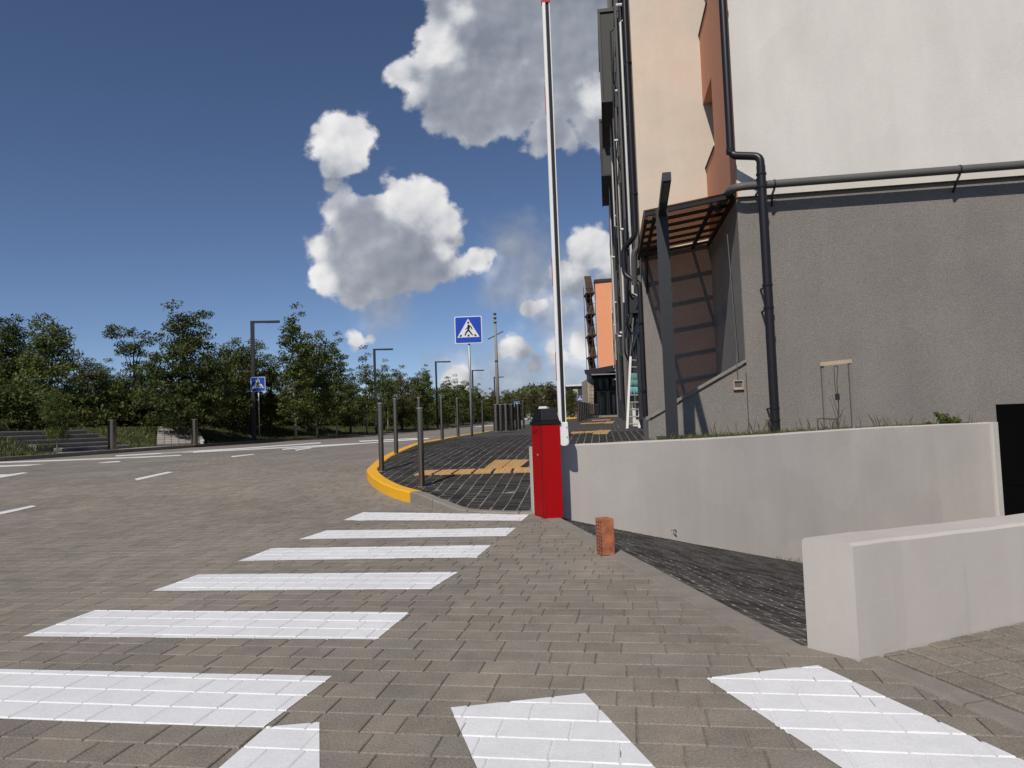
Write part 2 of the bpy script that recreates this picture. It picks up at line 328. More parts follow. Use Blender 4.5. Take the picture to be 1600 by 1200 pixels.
# ------------------------------------------------------------ mesh helpers
class MB:
    def __init__(s): s.v = []; s.f = []
    def add(s, vs, fs):
        k = len(s.v); s.v += [tuple(p) for p in vs]; s.f += [tuple(i + k for i in f) for f in fs]
    def box(s, o, a, b, c):
        """box from corner o with edge vectors a, b, c"""
        o, a, b, c = Vector(o), Vector(a), Vector(b), Vector(c)
        p = [o, o + a, o + a + b, o + b, o + c, o + a + c, o + a + b + c, o + b + c]
        fs = [(0, 3, 2, 1), (4, 5, 6, 7), (0, 1, 5, 4), (1, 2, 6, 5), (2, 3, 7, 6), (3, 0, 4, 7)]
        if a.cross(b).dot(c) < 0: fs = [f[::-1] for f in fs]
        s.add(p, fs); return s
    def cbox(s, c, x, y, z, ax=Vector((1, 0, 0)), ay=Vector((0, 1, 0)), az=Vector((0, 0, 1))):
        c = Vector(c); return s.box(c - ax * x / 2 - ay * y / 2 - az * z / 2, ax * x, ay * y, az * z)
    def tube(s, pts, r, n=10, cap=True):
        pts = [Vector(p) for p in pts]
        rs = r if isinstance(r, (list, tuple)) else [r] * len(pts)
        vs = []; prev = None
        for i, p in enumerate(pts):
            d = (pts[min(i + 1, len(pts) - 1)] - pts[max(i - 1, 0)]).normalized()
            if prev is None:
                u = d.orthogonal().normalized()
            else:
                u = (prev - d * prev.dot(d)).normalized()
            prev = u; q = d.cross(u)
            vs += [p + (u * math.cos(2 * math.pi * k / n) + q * math.sin(2 * math.pi * k / n)) * rs[i] for k in range(n)]
        fs = []
        for i in range(len(pts) - 1):
            for k in range(n):
                k2 = (k + 1) % n
                fs.append((i * n + k, i * n + k2, (i + 1) * n + k2, (i + 1) * n + k))
        if cap:
            fs.append(tuple(range(n))[::-1]); fs.append(tuple((len(pts) - 1) * n + k for k in range(n)))
        s.add(vs, fs); return s
    def prism(s, poly, d):
        """polygon (3D points) extruded by vector d"""
        poly = [Vector(p) for p in poly]; d = Vector(d); n = len(poly)
        s.add(poly + [p + d for p in poly],
              [tuple(range(n))[::-1], tuple(range(n, 2 * n))] + [(i, (i + 1) % n, n + (i + 1) % n, n + i) for i in range(n)])
        return s
    def mesh(s, name, m, smooth=False):
        me = bpy.data.meshes.new(name); me.from_pydata(s.v, [], s.f)
        for x in (m if isinstance(m, (list, tuple)) else [m]): me.materials.append(x)
        if smooth: me.shade_smooth()
        me.update(); return me
    def build(s, name, m, parent=None, smooth=False, bevel=0.0, fix=True):
        me = s.mesh(name, m, smooth)
        if fix or bevel:
            bm = bmesh.new(); bm.from_mesh(me)
            if bevel: bmesh.ops.bevel(bm, geom=bm.edges[:], offset=bevel, segments=2, profile=0.6, affect='EDGES', clamp_overlap=True)
            if fix: bmesh.ops.recalc_face_normals(bm, faces=bm.faces[:])
            bm.to_mesh(me); bm.free()
            if smooth: me.shade_smooth()
        return link(name, me, parent)
def link(name, me, parent=None):
    o = bpy.data.objects.new(name, me); COL.objects.link(o)
    if parent: o.parent = parent; o.matrix_parent_inverse = Matrix.Translation(-parent.location) if parent.type == 'EMPTY' else Matrix()
    return o
def smooth_by_angle(o, deg=40):
    bm = bmesh.new(); bm.from_mesh(o.data)
    for f in bm.faces: f.smooth = True
    for e_ in bm.edges:
        if len(e_.link_faces) == 2 and e_.calc_face_angle(0) > R(deg): e_.smooth = False
    bm.to_mesh(o.data); bm.free()
def tag(o, label=None, cat=None, group=None, kind=None):
    for k, v_ in (('label', label), ('category', cat), ('group', group), ('kind', kind)):
        if v_: o[k] = v_
    return o
def thing(name, loc, label, cat, group=None):
    o = bpy.data.objects.new(name, None); COL.objects.link(o); o.location = Vector(loc)
    o.empty_display_size = 0.1
    return tag(o, label, cat, group)
def copy_tree(o, loc, label, parent=None):
    c = o.copy(); COL.objects.link(c); c.location = Vector(loc); c['label'] = label
    for ch in o.children:
        d = ch.copy(); COL.objects.link(d); d.parent = c; d.matrix_parent_inverse = ch.matrix_parent_inverse
        for g in ch.children:
            e_ = g.copy(); COL.objects.link(e_); e_.parent = d; e_.matrix_parent_inverse = g.matrix_parent_inverse
    return c
Z = Vector((0, 0, 1))

# ------------------------------------------------------------ terrain
HR = [(-40, 0), (6.6, 0), (7.4, .02), (8.6, .04), (9, .06), (9.8, .13), (10.4, .20), (11.5, .29), (12.8, .37), (15, .47), (16.6, .52), (18.2, .55), (22.7, .58), (30, .68), (45, .88), (60, 1.0), (80, 1.1), (120, 1.3), (3000, 1.4)]
HL = [(-40, 0), (7, 0), (10, .1), (14, .27), (19.8, .38), (29, .41), (33, .43), (44, .45), (55, .52), (65, .63), (80, .95), (91, 1.2), (120, 1.35), (3000, 1.4)]
_hx = [a for a, _ in HR]; _hy = [b for _, b in HR]; _lx = [a for a, _ in HL]; _ly = [b for _, b in HL]
def h(x, y):
    a = float(np.interp(y, _hx, _hy)); b = float(np.interp(y, _lx, _ly))
    xk = 0.12 * max(y, 0)
    t = min(max((-1.5 - (x - xk)) / 11.0, 0), 1)
    return a * (1 - t) + b * t
def walk_off(x, y):
    t = max(min((-0.62 - x) / 0.5, 1), 0); u = max(min((y - 7.7) / 1.6, 1), 0)
    return 0.015 + 0.105 * max(t, u)
def hw(x, y): return h(x, y) + walk_off(x, y)
def hit(px, py, f=h, dz=0.0):
    d = ray(px, py); last = 0.5
    t = 0.8
    while t < 300:
        p = Vector((0, 0, CAM_H)) + d * t
        if p.z <= f(p.x, p.y) + dz:
            lo, hi = last, t
            for _ in range(30):
                mid = (lo + hi) / 2; p = Vector((0, 0, CAM_H)) + d * mid
                if p.z <= f(p.x, p.y) + dz: hi = mid
                else: lo = mid
            return p
        last = t; t *= 1.01
    return Vector((0, 0, CAM_H)) + d * 100
def poly_in(p, poly):
    x, y = p; c = False; n = len(poly)
    for i in range(n):
        x1, y1 = poly[i][0], poly[i][1]; x2, y2 = poly[i - 1][0], poly[i - 1][1]
        if (y1 > y) != (y2 > y) and x < (x2 - x1) * (y - y1) / (y2 - y1) + x1: c = not c
    return c
def clip_poly(pts, planes):
    """Sutherland-Hodgman in plan; pts (x,y,z), planes (nx,ny,d) keep nx*x+ny*y<=d"""
    for nx, ny, d in planes:
        out = []; n = len(pts)
        for i in range(n):
            a, b = pts[i], pts[(i + 1) % n]
            da, db = nx * a[0] + ny * a[1] - d, nx * b[0] + ny * b[1] - d
            if da <= 0: out.append(a)
            if (da < 0 < db) or (db < 0 < da):
                t = da / (da - db); out.append(tuple(a[k] + (b[k] - a[k]) * t for k in range(3)))
        pts = out
        if len(pts) < 3: return []
    return pts
def planes_of(poly):
    """edge planes of a convex polygon given in plan, any winding"""
    n = len(poly); ar = sum(poly[i][0] * poly[(i + 1) % n][1] - poly[(i + 1) % n][0] * poly[i][1] for i in range(n))
    s = 1 if ar > 0 else -1; out = []
    for i in range(n):
        a, b = poly[i], poly[(i + 1) % n]
        nx, ny = (b[1] - a[1]) * s, -(b[0] - a[0]) * s; l = math.hypot(nx, ny)
        out.append((nx / l, ny / l, (nx * a[0] + ny * a[1]) / l))
    return out
def drape(poly, f, step, name, m, parent=None, kind=None, cut=None):
    """a sheet over a plan polygon, following the height function f"""
    xs = [p[0] for p in poly]; ys = [p[1] for p in poly]
    bm = bmesh.new()
    fc = bm.faces.new([bm.verts.new((p[0], p[1], 0)) for p in poly])
    bmesh.ops.triangulate(bm, faces=[fc])
    y = math.floor(min(ys) / step) * step
    while y < max(ys):
        bmesh.ops.bisect_plane(bm, geom=bm.verts[:] + bm.edges[:] + bm.faces[:], plane_co=(0, y, 0), plane_no=(0, 1, 0)); y += step if y < 40 else step * 4
    x = math.floor(min(xs) / (step * 2)) * step * 2
    while x < max(xs):
        bmesh.ops.bisect_plane(bm, geom=bm.verts[:] + bm.edges[:] + bm.faces[:], plane_co=(x, 0, 0), plane_no=(1, 0, 0)); x += step * 2
    for v_ in bm.verts: v_.co.z = f(v_.co.x, v_.co.y)
    bmesh.ops.recalc_face_normals(bm, faces=bm.faces[:])
    if sum(f_.normal.z for f_ in bm.faces) < 0: bmesh.ops.reverse_faces(bm, faces=bm.faces[:])
    me = bpy.data.meshes.new(name); bm.to_mesh(me); bm.free(); me.materials.append(m)
    o = link(name, me, parent)
    if kind: o['kind'] = kind
    return o

# paver geometry: top, bevel ring, sides (local corners in plan + drop below the top)
def paver_faces(c, ax, ay, lx, ly, bev, dep, jit=0.0):
    hx, hy = lx / 2, ly / 2
    o = [(-hx, -hy), (hx, -hy), (hx, hy), (-hx, hy)]
    if jit: o = [(a + rnd.uniform(-jit, jit), b + rnd.uniform(-jit, jit)) for a, b in o]
    def P_(a, b, z): return (c[0] + ax[0] * a + ay[0] * b, c[1] + ax[1] * a + ay[1] * b, z)
    sgn = [(-1, -1), (1, -1), (1, 1), (-1, 1)]
    top = [P_(a - s_ * bev, b - t_ * bev, 0) for (a, b), (s_, t_) in zip(o, sgn)]
    mid = [P_(a, b, -bev * 0.8) for a, b in o]
    low = [P_(a, b, -dep) for a, b in o]
    fs = [top]
    for i in range(4):
        j = (i + 1) % 4
        fs.append([mid[i], mid[j], top[j], top[i]]); fs.append([low[i], low[j], mid[j], mid[i]])
    return fs
def pave(name, parent, m, origin, ang, region, f, row, lengths, gap, bev, dep, planes=(), nparts=300, jz=0.0015, jit=0.0015, seed=1, edge=None, grout=None):
    rr = random.Random(seed)
    ax = (math.cos(ang), math.sin(ang)); ay = (-math.sin(ang), math.cos(ang))
    cs = [((p[0] - origin[0]) * ax[0] + (p[1] - origin[1]) * ax[1], (p[0] - origin[0]) * ay[0] + (p[1] - origin[1]) * ay[1]) for p in region]
    a0, a1 = min(c[0] for c in cs), max(c[0] for c in cs); b0, b1 = min(c[1] for c in cs), max(c[1] for c in cs)
    items = []
    nb = int((b1 - b0) / row) + 2; start = math.floor(b0 / row) * row
    for k in range(nb):
        b = start + k * row + row / 2; a = a0 - rr.random() * 0.2
        while a < a1 + 0.2:
            l = rr.choice(lengths); ca_, la = a + l / 2, l; a += l
            cx_ = origin[0] + ax[0] * ca_ + ay[0] * b; cy_ = origin[1] + ax[1] * ca_ + ay[1] * b
            if cy_ < 1.5 or abs(cx_) > 0.80 * cy_ + 0.35: continue
            corners = [(cx_ + ax[0] * s_ * l / 2 + ay[0] * t_ * row / 2, cy_ + ax[1] * s_ * l / 2 + ay[1] * t_ * row / 2) for s_, t_ in ((-1, -1), (1, -1), (1, 1), (-1, 1))]
            if not (poly_in((cx_, cy_), region) or any(poly_in(c_, region) for c_ in corners)): continue
            pl_ = list(planes(cx_, cy_) if callable(planes) else planes)
            cut = any(nx * c_[0] + ny * c_[1] > d for nx, ny, d in pl_ for c_ in corners)
            if edge and not all(poly_in(c_, region) for c_ in corners):
                near = []
                for i in range(len(edge) - 1):
                    (x1, y1), (x2, y2) = edge[i], edge[i + 1]
                    dx, dy = x2 - x1, y2 - y1; l2 = dx * dx + dy * dy
                    t = max(0, min(1, ((cx_ - x1) * dx + (cy_ - y1) * dy) / l2)); near.append((math.hypot(cx_ - x1 - t * dx, cy_ - y1 - t * dy), i))
                near.sort()
                for dd, i in near[:2]:
                    if dd > .2: continue
                    (x1, y1), (x2, y2) = edge[i], edge[i + 1]; l_ = math.hypot(x2 - x1, y2 - y1)
                    nx, ny = (y2 - y1) / l_, -(x2 - x1) / l_              # interior lies to the left of the edge path
                    pl_.append((nx, ny, nx * x1 + ny * y1)); cut = True
            g1 = abs(f(cx_ + .06, cy_) - 2 * f(cx_, cy_) + f(cx_ - .06, cy_)) + abs(f(cx_, cy_ + .06) - 2 * f(cx_, cy_) + f(cx_, cy_ - .06))
            if g1 > .0012: cut = True
            items.append([cx_, cy_, l - gap, row - gap, cut, rr.uniform(-jz, jz), (cy_ + 0.3 * abs(cx_)), pl_])
    items.sort(key=lambda t: t[6])
    tmpl = {}
    if grout:
        gv_, gf_ = [], []
        for it in items:
            hl, hr_ = (it[2] + gap) / 2, row / 2
            q_ = [(it[0] + ax[0] * s_ * hl + ay[0] * t_ * hr_, it[1] + ax[1] * s_ * hl + ay[1] * t_ * hr_, 0) for s_, t_ in ((-1, -1), (1, -1), (1, 1), (-1, 1))]
            q_ = clip_poly(q_, it[7])
            if q_:
                gf_.append(tuple(range(len(gv_), len(gv_) + len(q_)))); gv_ += [(p[0], p[1], f(p[0], p[1]) - grout[1]) for p in q_]
        gme = bpy.data.meshes.new('grout'); gme.from_pydata(gv_, [], gf_); gme.materials.append(grout[0])
        go_ = bpy.data.objects.new('grout', gme); COL.objects.link(go_); go_.parent = parent; go_['kind'] = 'stuff'
    joined_v, joined_f, n = [], [], 0; count = 0
    for it in items:
        cx_, cy_, lx, ly, cut, dz, _, pl_ = it
        if count < nparts and not cut:
            key = round(lx, 3)
            if key not in tmpl:
                mb = MB()
                for fc in paver_faces((0, 0), (1, 0), (0, 1), lx, ly, bev, dep, 0): mb.add(fc, [tuple(range(len(fc)))])
                me = mb.mesh(name, m)
                bm = bmesh.new(); bm.from_mesh(me); bmesh.ops.remove_doubles(bm, verts=bm.verts[:], dist=1e-5); bm.to_mesh(me); bm.free()
                tmpl[key] = me
            o = bpy.data.objects.new(name, tmpl[key]); COL.objects.link(o); o.parent = parent
            e1 = 0.05; z0 = f(cx_, cy_)
            gx, gy = (f(cx_ + e1, cy_) - f(cx_ - e1, cy_)) / (2 * e1), (f(cx_, cy_ + e1) - f(cx_, cy_ - e1)) / (2 * e1)
            nrm = Vector((-gx + rr.uniform(-1, 1) * jz * 4, -gy + rr.uniform(-1, 1) * jz * 4, 1)).normalized()
            X = Vector((ax[0], ax[1], 0)); X = (X - nrm * X.dot(nrm)).normalized(); Y = nrm.cross(X)
            o.matrix_world = Matrix(((X.x, Y.x, nrm.x, cx_), (X.y, Y.y, nrm.y, cy_), (X.z, Y.z, nrm.z, z0 + dz), (0, 0, 0, 1)))
            count += 1; continue
        fs = paver_faces((cx_, cy_), ax, ay, lx, ly, bev, dep, jit)
        own = MB() if count < nparts else None
        base = len(joined_v)
        idx = {}
        for fc in fs:
            if cut:
                fc = clip_poly(fc, pl_)
                if not fc: continue
            if own is not None:
                own.add([(p[0], p[1], p[2] + dz + f(p[0], p[1])) for p in fc], [tuple(range(len(fc)))])
            else:
                ids = []
                for p in fc:
                    k_ = (round(p[0], 5), round(p[1], 5), round(p[2], 5))
                    if k_ not in idx:
                        idx[k_] = len(joined_v); joined_v.append((p[0], p[1], p[2] + dz + f(p[0], p[1])))
                    ids.append(idx[k_])
                if len(set(ids)) > 2: joined_f.append(tuple(ids))
        if own is not None and own.v:
            me = own.mesh(name, m); bm = bmesh.new(); bm.from_mesh(me); bmesh.ops.remove_doubles(bm, verts=bm.verts[:], dist=1e-5); bm.to_mesh(me); bm.free()
            link(name, me, None).parent = parent; count += 1
    if joined_f:
        me = bpy.data.meshes.new('more_' + name + 's'); me.from_pydata(joined_v, [], joined_f); me.materials.append(m)
        o = bpy.data.objects.new('more_' + name + 's', me); COL.objects.link(o); o.parent = parent; o['kind'] = 'stuff'
    print(name, 'pieces', len(items))
    return items
# ------------------------------------------------------------ key lines of the place
VB = Vector((math.sin(R(7.7)), math.cos(R(7.7)), 0))         # along the building's long side
UB = Vector((VB.y, -VB.x, 0))                                # along its front
ROWD = R(-9.7)                                               # courses of the grey paving
WD = Vector((0.917, 0.40, 0)).normalized()                   # direction of the garage ramp
C1 = at(1170, 650, 11.2); C1.z = 0
def B(u, v, z): return C1 + UB * u + VB * v + Z * z
E0, E1 = hit(881, 811), hit(1265, 1013)     # head of the ramp
ED = (E1 - E0).normalized(); EN = Vector((-ED.y, ED.x, 0))   # EN points to the ramp side
if EN.x < 0: EN = -EN
RK = 0.256
def ramp_z(x, y):
    s = EN.x * (x - E0.x) + EN.y * (y - E0.y)
    return -0.012 - RK * max(s, 0) / EN.dot(WD)

# wall by the ramp: its top edge as seen, at the distance each spot stands
W1 = [at(px, py, y) for px, py, y in [(835, 698, 7.12), (880, 695, 7.20), (950, 692.3, 7.36), (1020, 689, 7.56), (1110, 684.5, 7.92), (1200, 679, 8.38), (1300, 672.3, 8.98), (1380, 667.5, 9.42), (1450, 664, 9.80), (1510, 661.5, 10.08), (1545, 660.3, 10.20)]]
T = 0.20
def offset_line(pts, d):
    out = []
    for i, p in enumerate(pts):
        t_ = (pts[min(i + 1, len(pts) - 1)] - pts[max(i - 1, 0)]); t_.z = 0; t_.normalize()
        out.append(p + Vector((-t_.y, t_.x, 0)) * d)
    return out
W1b = offset_line(W1, T)

# ------------------------------------------------------------ ground
gp_x = [-1500, -400, -120, -60, -35, -24, -16, -11, -8, -6, -4, -2.5, -1.2, .2, 13, 30, 80, 400, 1500]
gp_y = [-300, -40, -8, 2.5, 6.6, 7.6, 8.6, 9.2, 9.8, 10.4, 11.5, 12.2, 13, 14, 16, 19, 23, 28, 34, 42, 55, 70, 85, 100, 130, 200, 400, 900, 2400]
bm = bmesh.new(); gv = {}
for i, x in enumerate(gp_x):
    for j, y in enumerate(gp_y):
        gv[i, j] = bm.verts.new((x, y, h(x, max(y, 0)) - 0.16))
for i in range(len(gp_x) - 1):
    for j in range(len(gp_y) - 1):
        if gp_x[i] >= .2 and gp_x[i + 1] <= 13 and gp_y[j] >= 2.5 - .01 and gp_y[j + 1] <= 13: continue
        if gp_y[j] >= 2.4 and gp_y[j + 1] <= 13 and gp_x[i] >= -1.3 and gp_x[i + 1] <= .3: pass
        bm.faces.new((gv[i, j], gv[i + 1, j], gv[i + 1, j + 1], gv[i, j + 1]))
me = bpy.data.meshes.new('ground'); bm.to_mesh(me); bm.free(); me.materials.append(m_ground)
tag(link('ground', me), kind='structure')

# left kerb line (where its top edge shows) and right kerb line
KL = [(-18.6, 6), (-16.4, 13), (-14.3, 19.8), (-13.5, 24.2), (-12.75, 28.8), (-11.9, 33.4), (-10.1, 44), (-6.5, 65), (-4.0, 80), (-2.0, 91), (1.8, 112), (12, 170)]
def hp2(px, py, dz=0.0):
    q = hit(px, py, h, dz); return (q.x, q.y)
KR = [hp2(641, 785.6), hp2(608, 775.3), hp2(584.4, 761.5), hp2(573.5, 748)] + [hp2(*q, .132) for q in ((579.5, 726), (597.5, 713), (622, 702), (652, 691.5))] + [(-1.87, 16.8), (-1.60, 18.8), (-1.12, 22.7), (-.10, 31), (1.35, 43), (3.2, 58)]
KF = [KR[0], hp2(668, 792), hp2(700, 797), hp2(740, 801.5), hp2(790, 804), hp2(834, 804)]
print('KR', KR, 'KF', KF, 'E', E0, E1)
def catmull(pts, n=5):
    out = []; P4 = [Vector((*p, 0)) if len(p) == 2 else Vector(p) for p in pts]
    for i in range(len(P4) - 1):
        a, b, c, d = P4[max(i - 1, 0)], P4[i], P4[i + 1], P4[min(i + 2, len(P4) - 1)]
        for k in range(n):
            t = k / n
            out.append(0.5 * ((2 * b) + (c - a) * t + (2 * a - 5 * b + 4 * c - d) * t * t + (3 * b - a - 3 * c + d) * t ** 3))
    return out + [P4[-1]]
KRs, KFs, KLs = catmull(KR, 4), catmull(KF, 4), catmull(KL, 3)
def p2(v_): return (v_.x, v_.y)

# --- road
FAR_Y = 13.6
road_near = [(-14, -6), (2.6, -6), p2(E1 + ED * 3.0), p2(E0 - ED * 0.0), (.30, 7.42), (.6, 9), (.6, FAR_Y + .1), (-14, FAR_Y + .1)]
road = drape(road_near, lambda x, y: h(x, y) - 0.0058, 0.4, 'road', m_joint, kind='structure')
far_poly = [p2(p) for p in KLs if p.y > FAR_Y] 
far_poly = [(-16.25, FAR_Y)] + far_poly + [(18, 170), (18, 120), (8, 75), (3.6, 58)] + [p2(p) for p in reversed(KRs) if p.y > FAR_Y] + [(-2.25, FAR_Y)]
farroad = drape(far_poly, h, 1.6, 'road', m_farroad, kind='structure')
strip_w = 0.15
pl_E = (EN.x, EN.y, EN.x * (E0.x - EN.x * strip_w) + EN.y * (E0.y - EN.y * strip_w) - 0.004)
KA, KB = hit(1345, 1035), hit(1600, 1146)
KDir = (KB - KA).normalized(); KNr = Vector((-KDir.y, KDir.x, 0)); KNr = KNr if KNr.x > 0 else -KNr
pl_K = (KNr.x, KNr.y, KNr.x * KA.x + KNr.y * KA.y - .003)
def road_planes(x, y): return [pl_K] if y < E1.y + .02 else [pl_E]
road_region = [(-13, 1.2), (2.4, 1.2), p2(KA + KDir * 1.4 + KNr * .1), p2(KA + KNr * .1), p2(E1 + EN * .1), p2(E0), (.2, 7.45)] + [p2(p) for p in reversed(KFs)][1:] + [p2(p) for p in KRs if p.y < FAR_Y] + [(-2.2, FAR_Y), (-13, FAR_Y)]
items = pave('paver', road, m_paver, (0, 0), ROWD, road_region, h, 0.135, [0.12, 0.15, 0.18, 0.20, 0.22], 0.0045, 0.0038, 0.02, planes=road_planes, jit=0.003, nparts=300, seed=3, jz=0.0007)
# concrete edging strip along the head of the ramp and on to the lower right
def stones(path, wid, hgt, name, parent, m, length, inward, f, gap=0.010, slope=None, bev=0.008):
    """kerb stones laid end to end along a plan path"""
    acc = 0.0; seg = [path[0]]; n = 0
    out = []
    def emit(seg):
        seg = [p for i, p in enumerate(seg) if i == 0 or (p - seg[i - 1]).length > .02]
        if len(seg) < 2 or (seg[-1] - seg[0]).length < .04: return
        mb = MB(); L_ = []
        for i, p in enumerate(seg):
            t_ = (seg[min(i + 1, len(seg) - 1)] - seg[max(i - 1, 0)]).normalized()
            nn_ = Vector((-t_.y, t_.x, 0)) * inward
            q = p + nn_ * wid
            zt = f(p.x, p.y) + hgt(p) ; zb = f(p.x, p.y) - 0.05
            e_ = nn_ * bev
            L_.append([p + Z * zb, p + Z * (zt - bev) , p + e_ + Z * zt, q - e_ + Z * zt, q + Z * (zt - bev), q + Z * zb])
        k = 6
        vs_ = [v_ for r_ in L_ for v_ in r_]; fs_ = []
        for i in range(len(L_) - 1):
            for a in range(k - 1): fs_.append((i * k + a, i * k + a + 1, (i + 1) * k + a + 1, (i + 1) * k + a))
        fs_.append(tuple(range(k))[::-1]); fs_.append(tuple((len(L_) - 1) * k + a for a in range(k)))
        mb.add(vs_, fs_); out.append(mb.build(name, m, parent))
    dist = 0
    for i in range(len(path) - 1):
        a, b = path[i], path[i + 1]; d = (b - a).length; t0 = 0
        while dist + (d - t0) >= length:
            t0 += length - dist; p = a + (b - a) * (t0 / d)
            q = p - (b - a).normalized() * gap
            seg.append(q); emit(seg); seg = [p.copy()]; dist = 0
        dist += d - t0; seg.append(b.copy())
    if (seg[-1] - seg[0]).length > 0.05: emit(seg)
    return out
zero = lambda x, y: 0.0
stones([E0 - EN * strip_w - ED * .62, E1 - EN * strip_w + ED * .02], strip_w - .006, lambda p: 0.002, 'edging_slab', road, m_kerb, 0.8, 1 if EN.dot(Vector((-ED.y, ED.x, 0))) > 0 else -1, zero)
K2 = KA - KDir * .04
stones([K2, K2 + KDir * 2.6], 0.125, lambda p: 0.004, 'kerb_stone', road, m_kerb, 0.48, 1 if KNr.dot(Vector((-KDir.y, KDir.x, 0))) > 0 else -1, zero, bev=0.02)

# --- paving to the right of the low wall
L0, L1 = hit(1343, 1032), hit(1265, 1013)
LN = Vector((-WD.y, WD.x, 0))                                # away from camera
side_region = [p2(K2 + KNr * .13), p2(L0 + WD * 7), p2(L0 + WD * 7 + ED * 4), p2(K2 + KNr * .13 + KDir * 3)]
side = drape([p2(E1 - EN * .06 + ED * .02), p2(E1 + EN * .05 + ED * .02), p2(L0 + WD * 7 + LN * .08), (9, -1.5), p2(E1 - EN * .06 + ED * 4.5)], lambda x, y: -0.0075, 5, 'pavement', m_joint, kind='structure')
pls = [(LN.x, LN.y, LN.dot(L0) - .004), (-KNr.x, -KNr.y, -(KNr.dot(K2) + .131))]
pave('paver', side, m_paver, p2(K2 + KNr * .13), math.atan2(KDir.y, KDir.x), side_region, lambda x, y: 0.004, 0.125, [0.12, 0.17, 0.22], 0.010, 0.006, 0.02, planes=pls, nparts=300, seed=8, jz=0.0007)

# --- painted stripes: the paint lies on every block and in the joints between them
stripes = [[(-200, 1042), (519, 1057), (412, 1137), (-260, 1112)], [(148, 954), (640, 957), (588, 1000), (35, 995)], [(310, 898), (716, 894), (672, 921), (237, 924)],
           [(425, 857), (767, 852), (745, 871), (372, 877)], [(510, 829), (806, 825), (790, 838), (466, 843)], [(567, 800.5), (827, 804), (815, 814), (537, 813)],
           [(417, 1136), (499, 1129), (500, 1320), (204, 1320)], [(704, 1106.5), (914, 1084), (1150, 1333), (798, 1320)], [(1102, 1060), (1278, 1040), (1800, 1282), (1480, 1310)]]
for q in stripes:
    pts = [hit(a, b) for a, b in q]; pln = planes_of([p2(p) for p in pts])
    cxm = sum(p.x for p in pts) / 4; cym = sum(p.y for p in pts) / 4; rad = max((p - Vector((cxm, cym, p.z))).length for p in pts) + .2
    mb = MB(); rdir = (math.cos(ROWD), math.sin(ROWD)); rperp = (-rdir[1], rdir[0])
    for it in items:
        if math.hypot(it[0] - cxm, it[1] - cym) > rad: continue
        worn = False
        for fc in paver_faces((it[0], it[1]), rdir, rperp, it[2] + .0016, it[3] + .0016, 0.0042, 0.012):
            c_ = clip_poly(fc, pln)
            if c_ and not worn: mb.add([(p[0], p[1], p[2] + .0022 + it[5] + h(p[0], p[1])) for p in c_], [tuple(range(len(c_)))])
    # paint that ran into the joints, in short runs with gaps where it never reached
    c_ = clip_poly([(p.x, p.y, 0) for p in pts], pln[:0])
    o = mb.build('crossing_stripe', m_paint, road, fix=False)
    nx_, ny_ = max(abs(p.x - cxm) for p in pts), max(abs(p.y - cym) for p in pts)
    jm = MB(); 
    ang_cells = 0.09
    ii = int((nx_ + .2) / ang_cells) + 1; jj = int((ny_ + .2) / ang_cells) + 1
    for a in range(-ii, ii):
        for b in range(-jj, jj):
            x0, y0 = cxm + a * ang_cells, cym + b * ang_cells
            if mnoise.noise(Vector((x0 * 5, y0 * 5, 1.3))) > 0.42 : continue
            cc = clip_poly([(x0, y0, 0), (x0 + ang_cells, y0, 0), (x0 + ang_cells, y0 + ang_cells, 0), (x0, y0 + ang_cells, 0)], pln)
            if cc: jm.add([(p[0], p[1], h(p[0], p[1]) - .0020) for p in cc], [tuple(range(len(cc)))])
    jm.build('joint_paint', m_paint, o, fix=False)

# lane lines and far markings, thin sheets on the road
def mark(q, name='lane_marking', n=8, dz=0.0055, par=None):
    a, b, c, d = [hit(x, y) for x, y in q]
    mb = MB(); top = [a.lerp(b, i / n) for i in range(n + 1)]; bot = [d.lerp(c, i / n) for i in range(n + 1)]
    vs_ = [Vector((p.x, p.y, h(p.x, p.y) + dz)) for p in top] + [Vector((p.x, p.y, h(p.x, p.y) + dz)) for p in bot]
    vs_ += [v_ - Z * .0035 for v_ in vs_]; k = 2 * (n + 1)
    fs_ = []
    for i in range(n):
        fs_.append((n + 1 + i, n + 2 + i, i + 1, i)); fs_.append((k + n + 1 + i, n + 1 + i + 0, n + 2 + i, k + n + 2 + i)); fs_.append((i, i + 1, k + i + 1, k + i))
    mb.add(vs_, fs_)
    return mb.build(name, m_paint, par or farroad, fix=True)
for q in [[(0, 800.5), (50, 790.3), (57, 791.5), (0, 804.5)], [(210, 748.5), (262, 737.5), (272, 738), (214, 751)], [(360, 713.2), (394, 709.8), (399, 710.5), (363, 714.6)],
          [(460, 703.2), (484, 699.8), (488, 700.4), (463, 704.4)], [(0, 743.5), (36, 738.6), (45, 739.3), (0, 747)], [(0, 741.5), (24, 741.8), (24, 743), (0, 743)],
          [(-40, 729), (186, 720.6), (189, 721.8), (-40, 731)], [(-40, 723.4), (280, 710.8), (284, 711.9), (-40, 725)],
          [(180, 711.8), (420, 697.3), (421, 698.7), (182, 713.2)], [(250, 707.6), (500, 691.3), (502, 692.8), (252, 709.4)],
          [(300, 706.1), (560, 692.5), (562, 693.7), (302, 707.4)], [(440, 701.6), (668, 684.6), (672, 685.8), (442, 703.0)],
          [(560, 689.0), (650, 684.5), (652, 685.6), (562, 690.4)], [(700, 668.5), (800, 662.2), (802, 662.8), (702, 669.3)]]:
    mark(q)

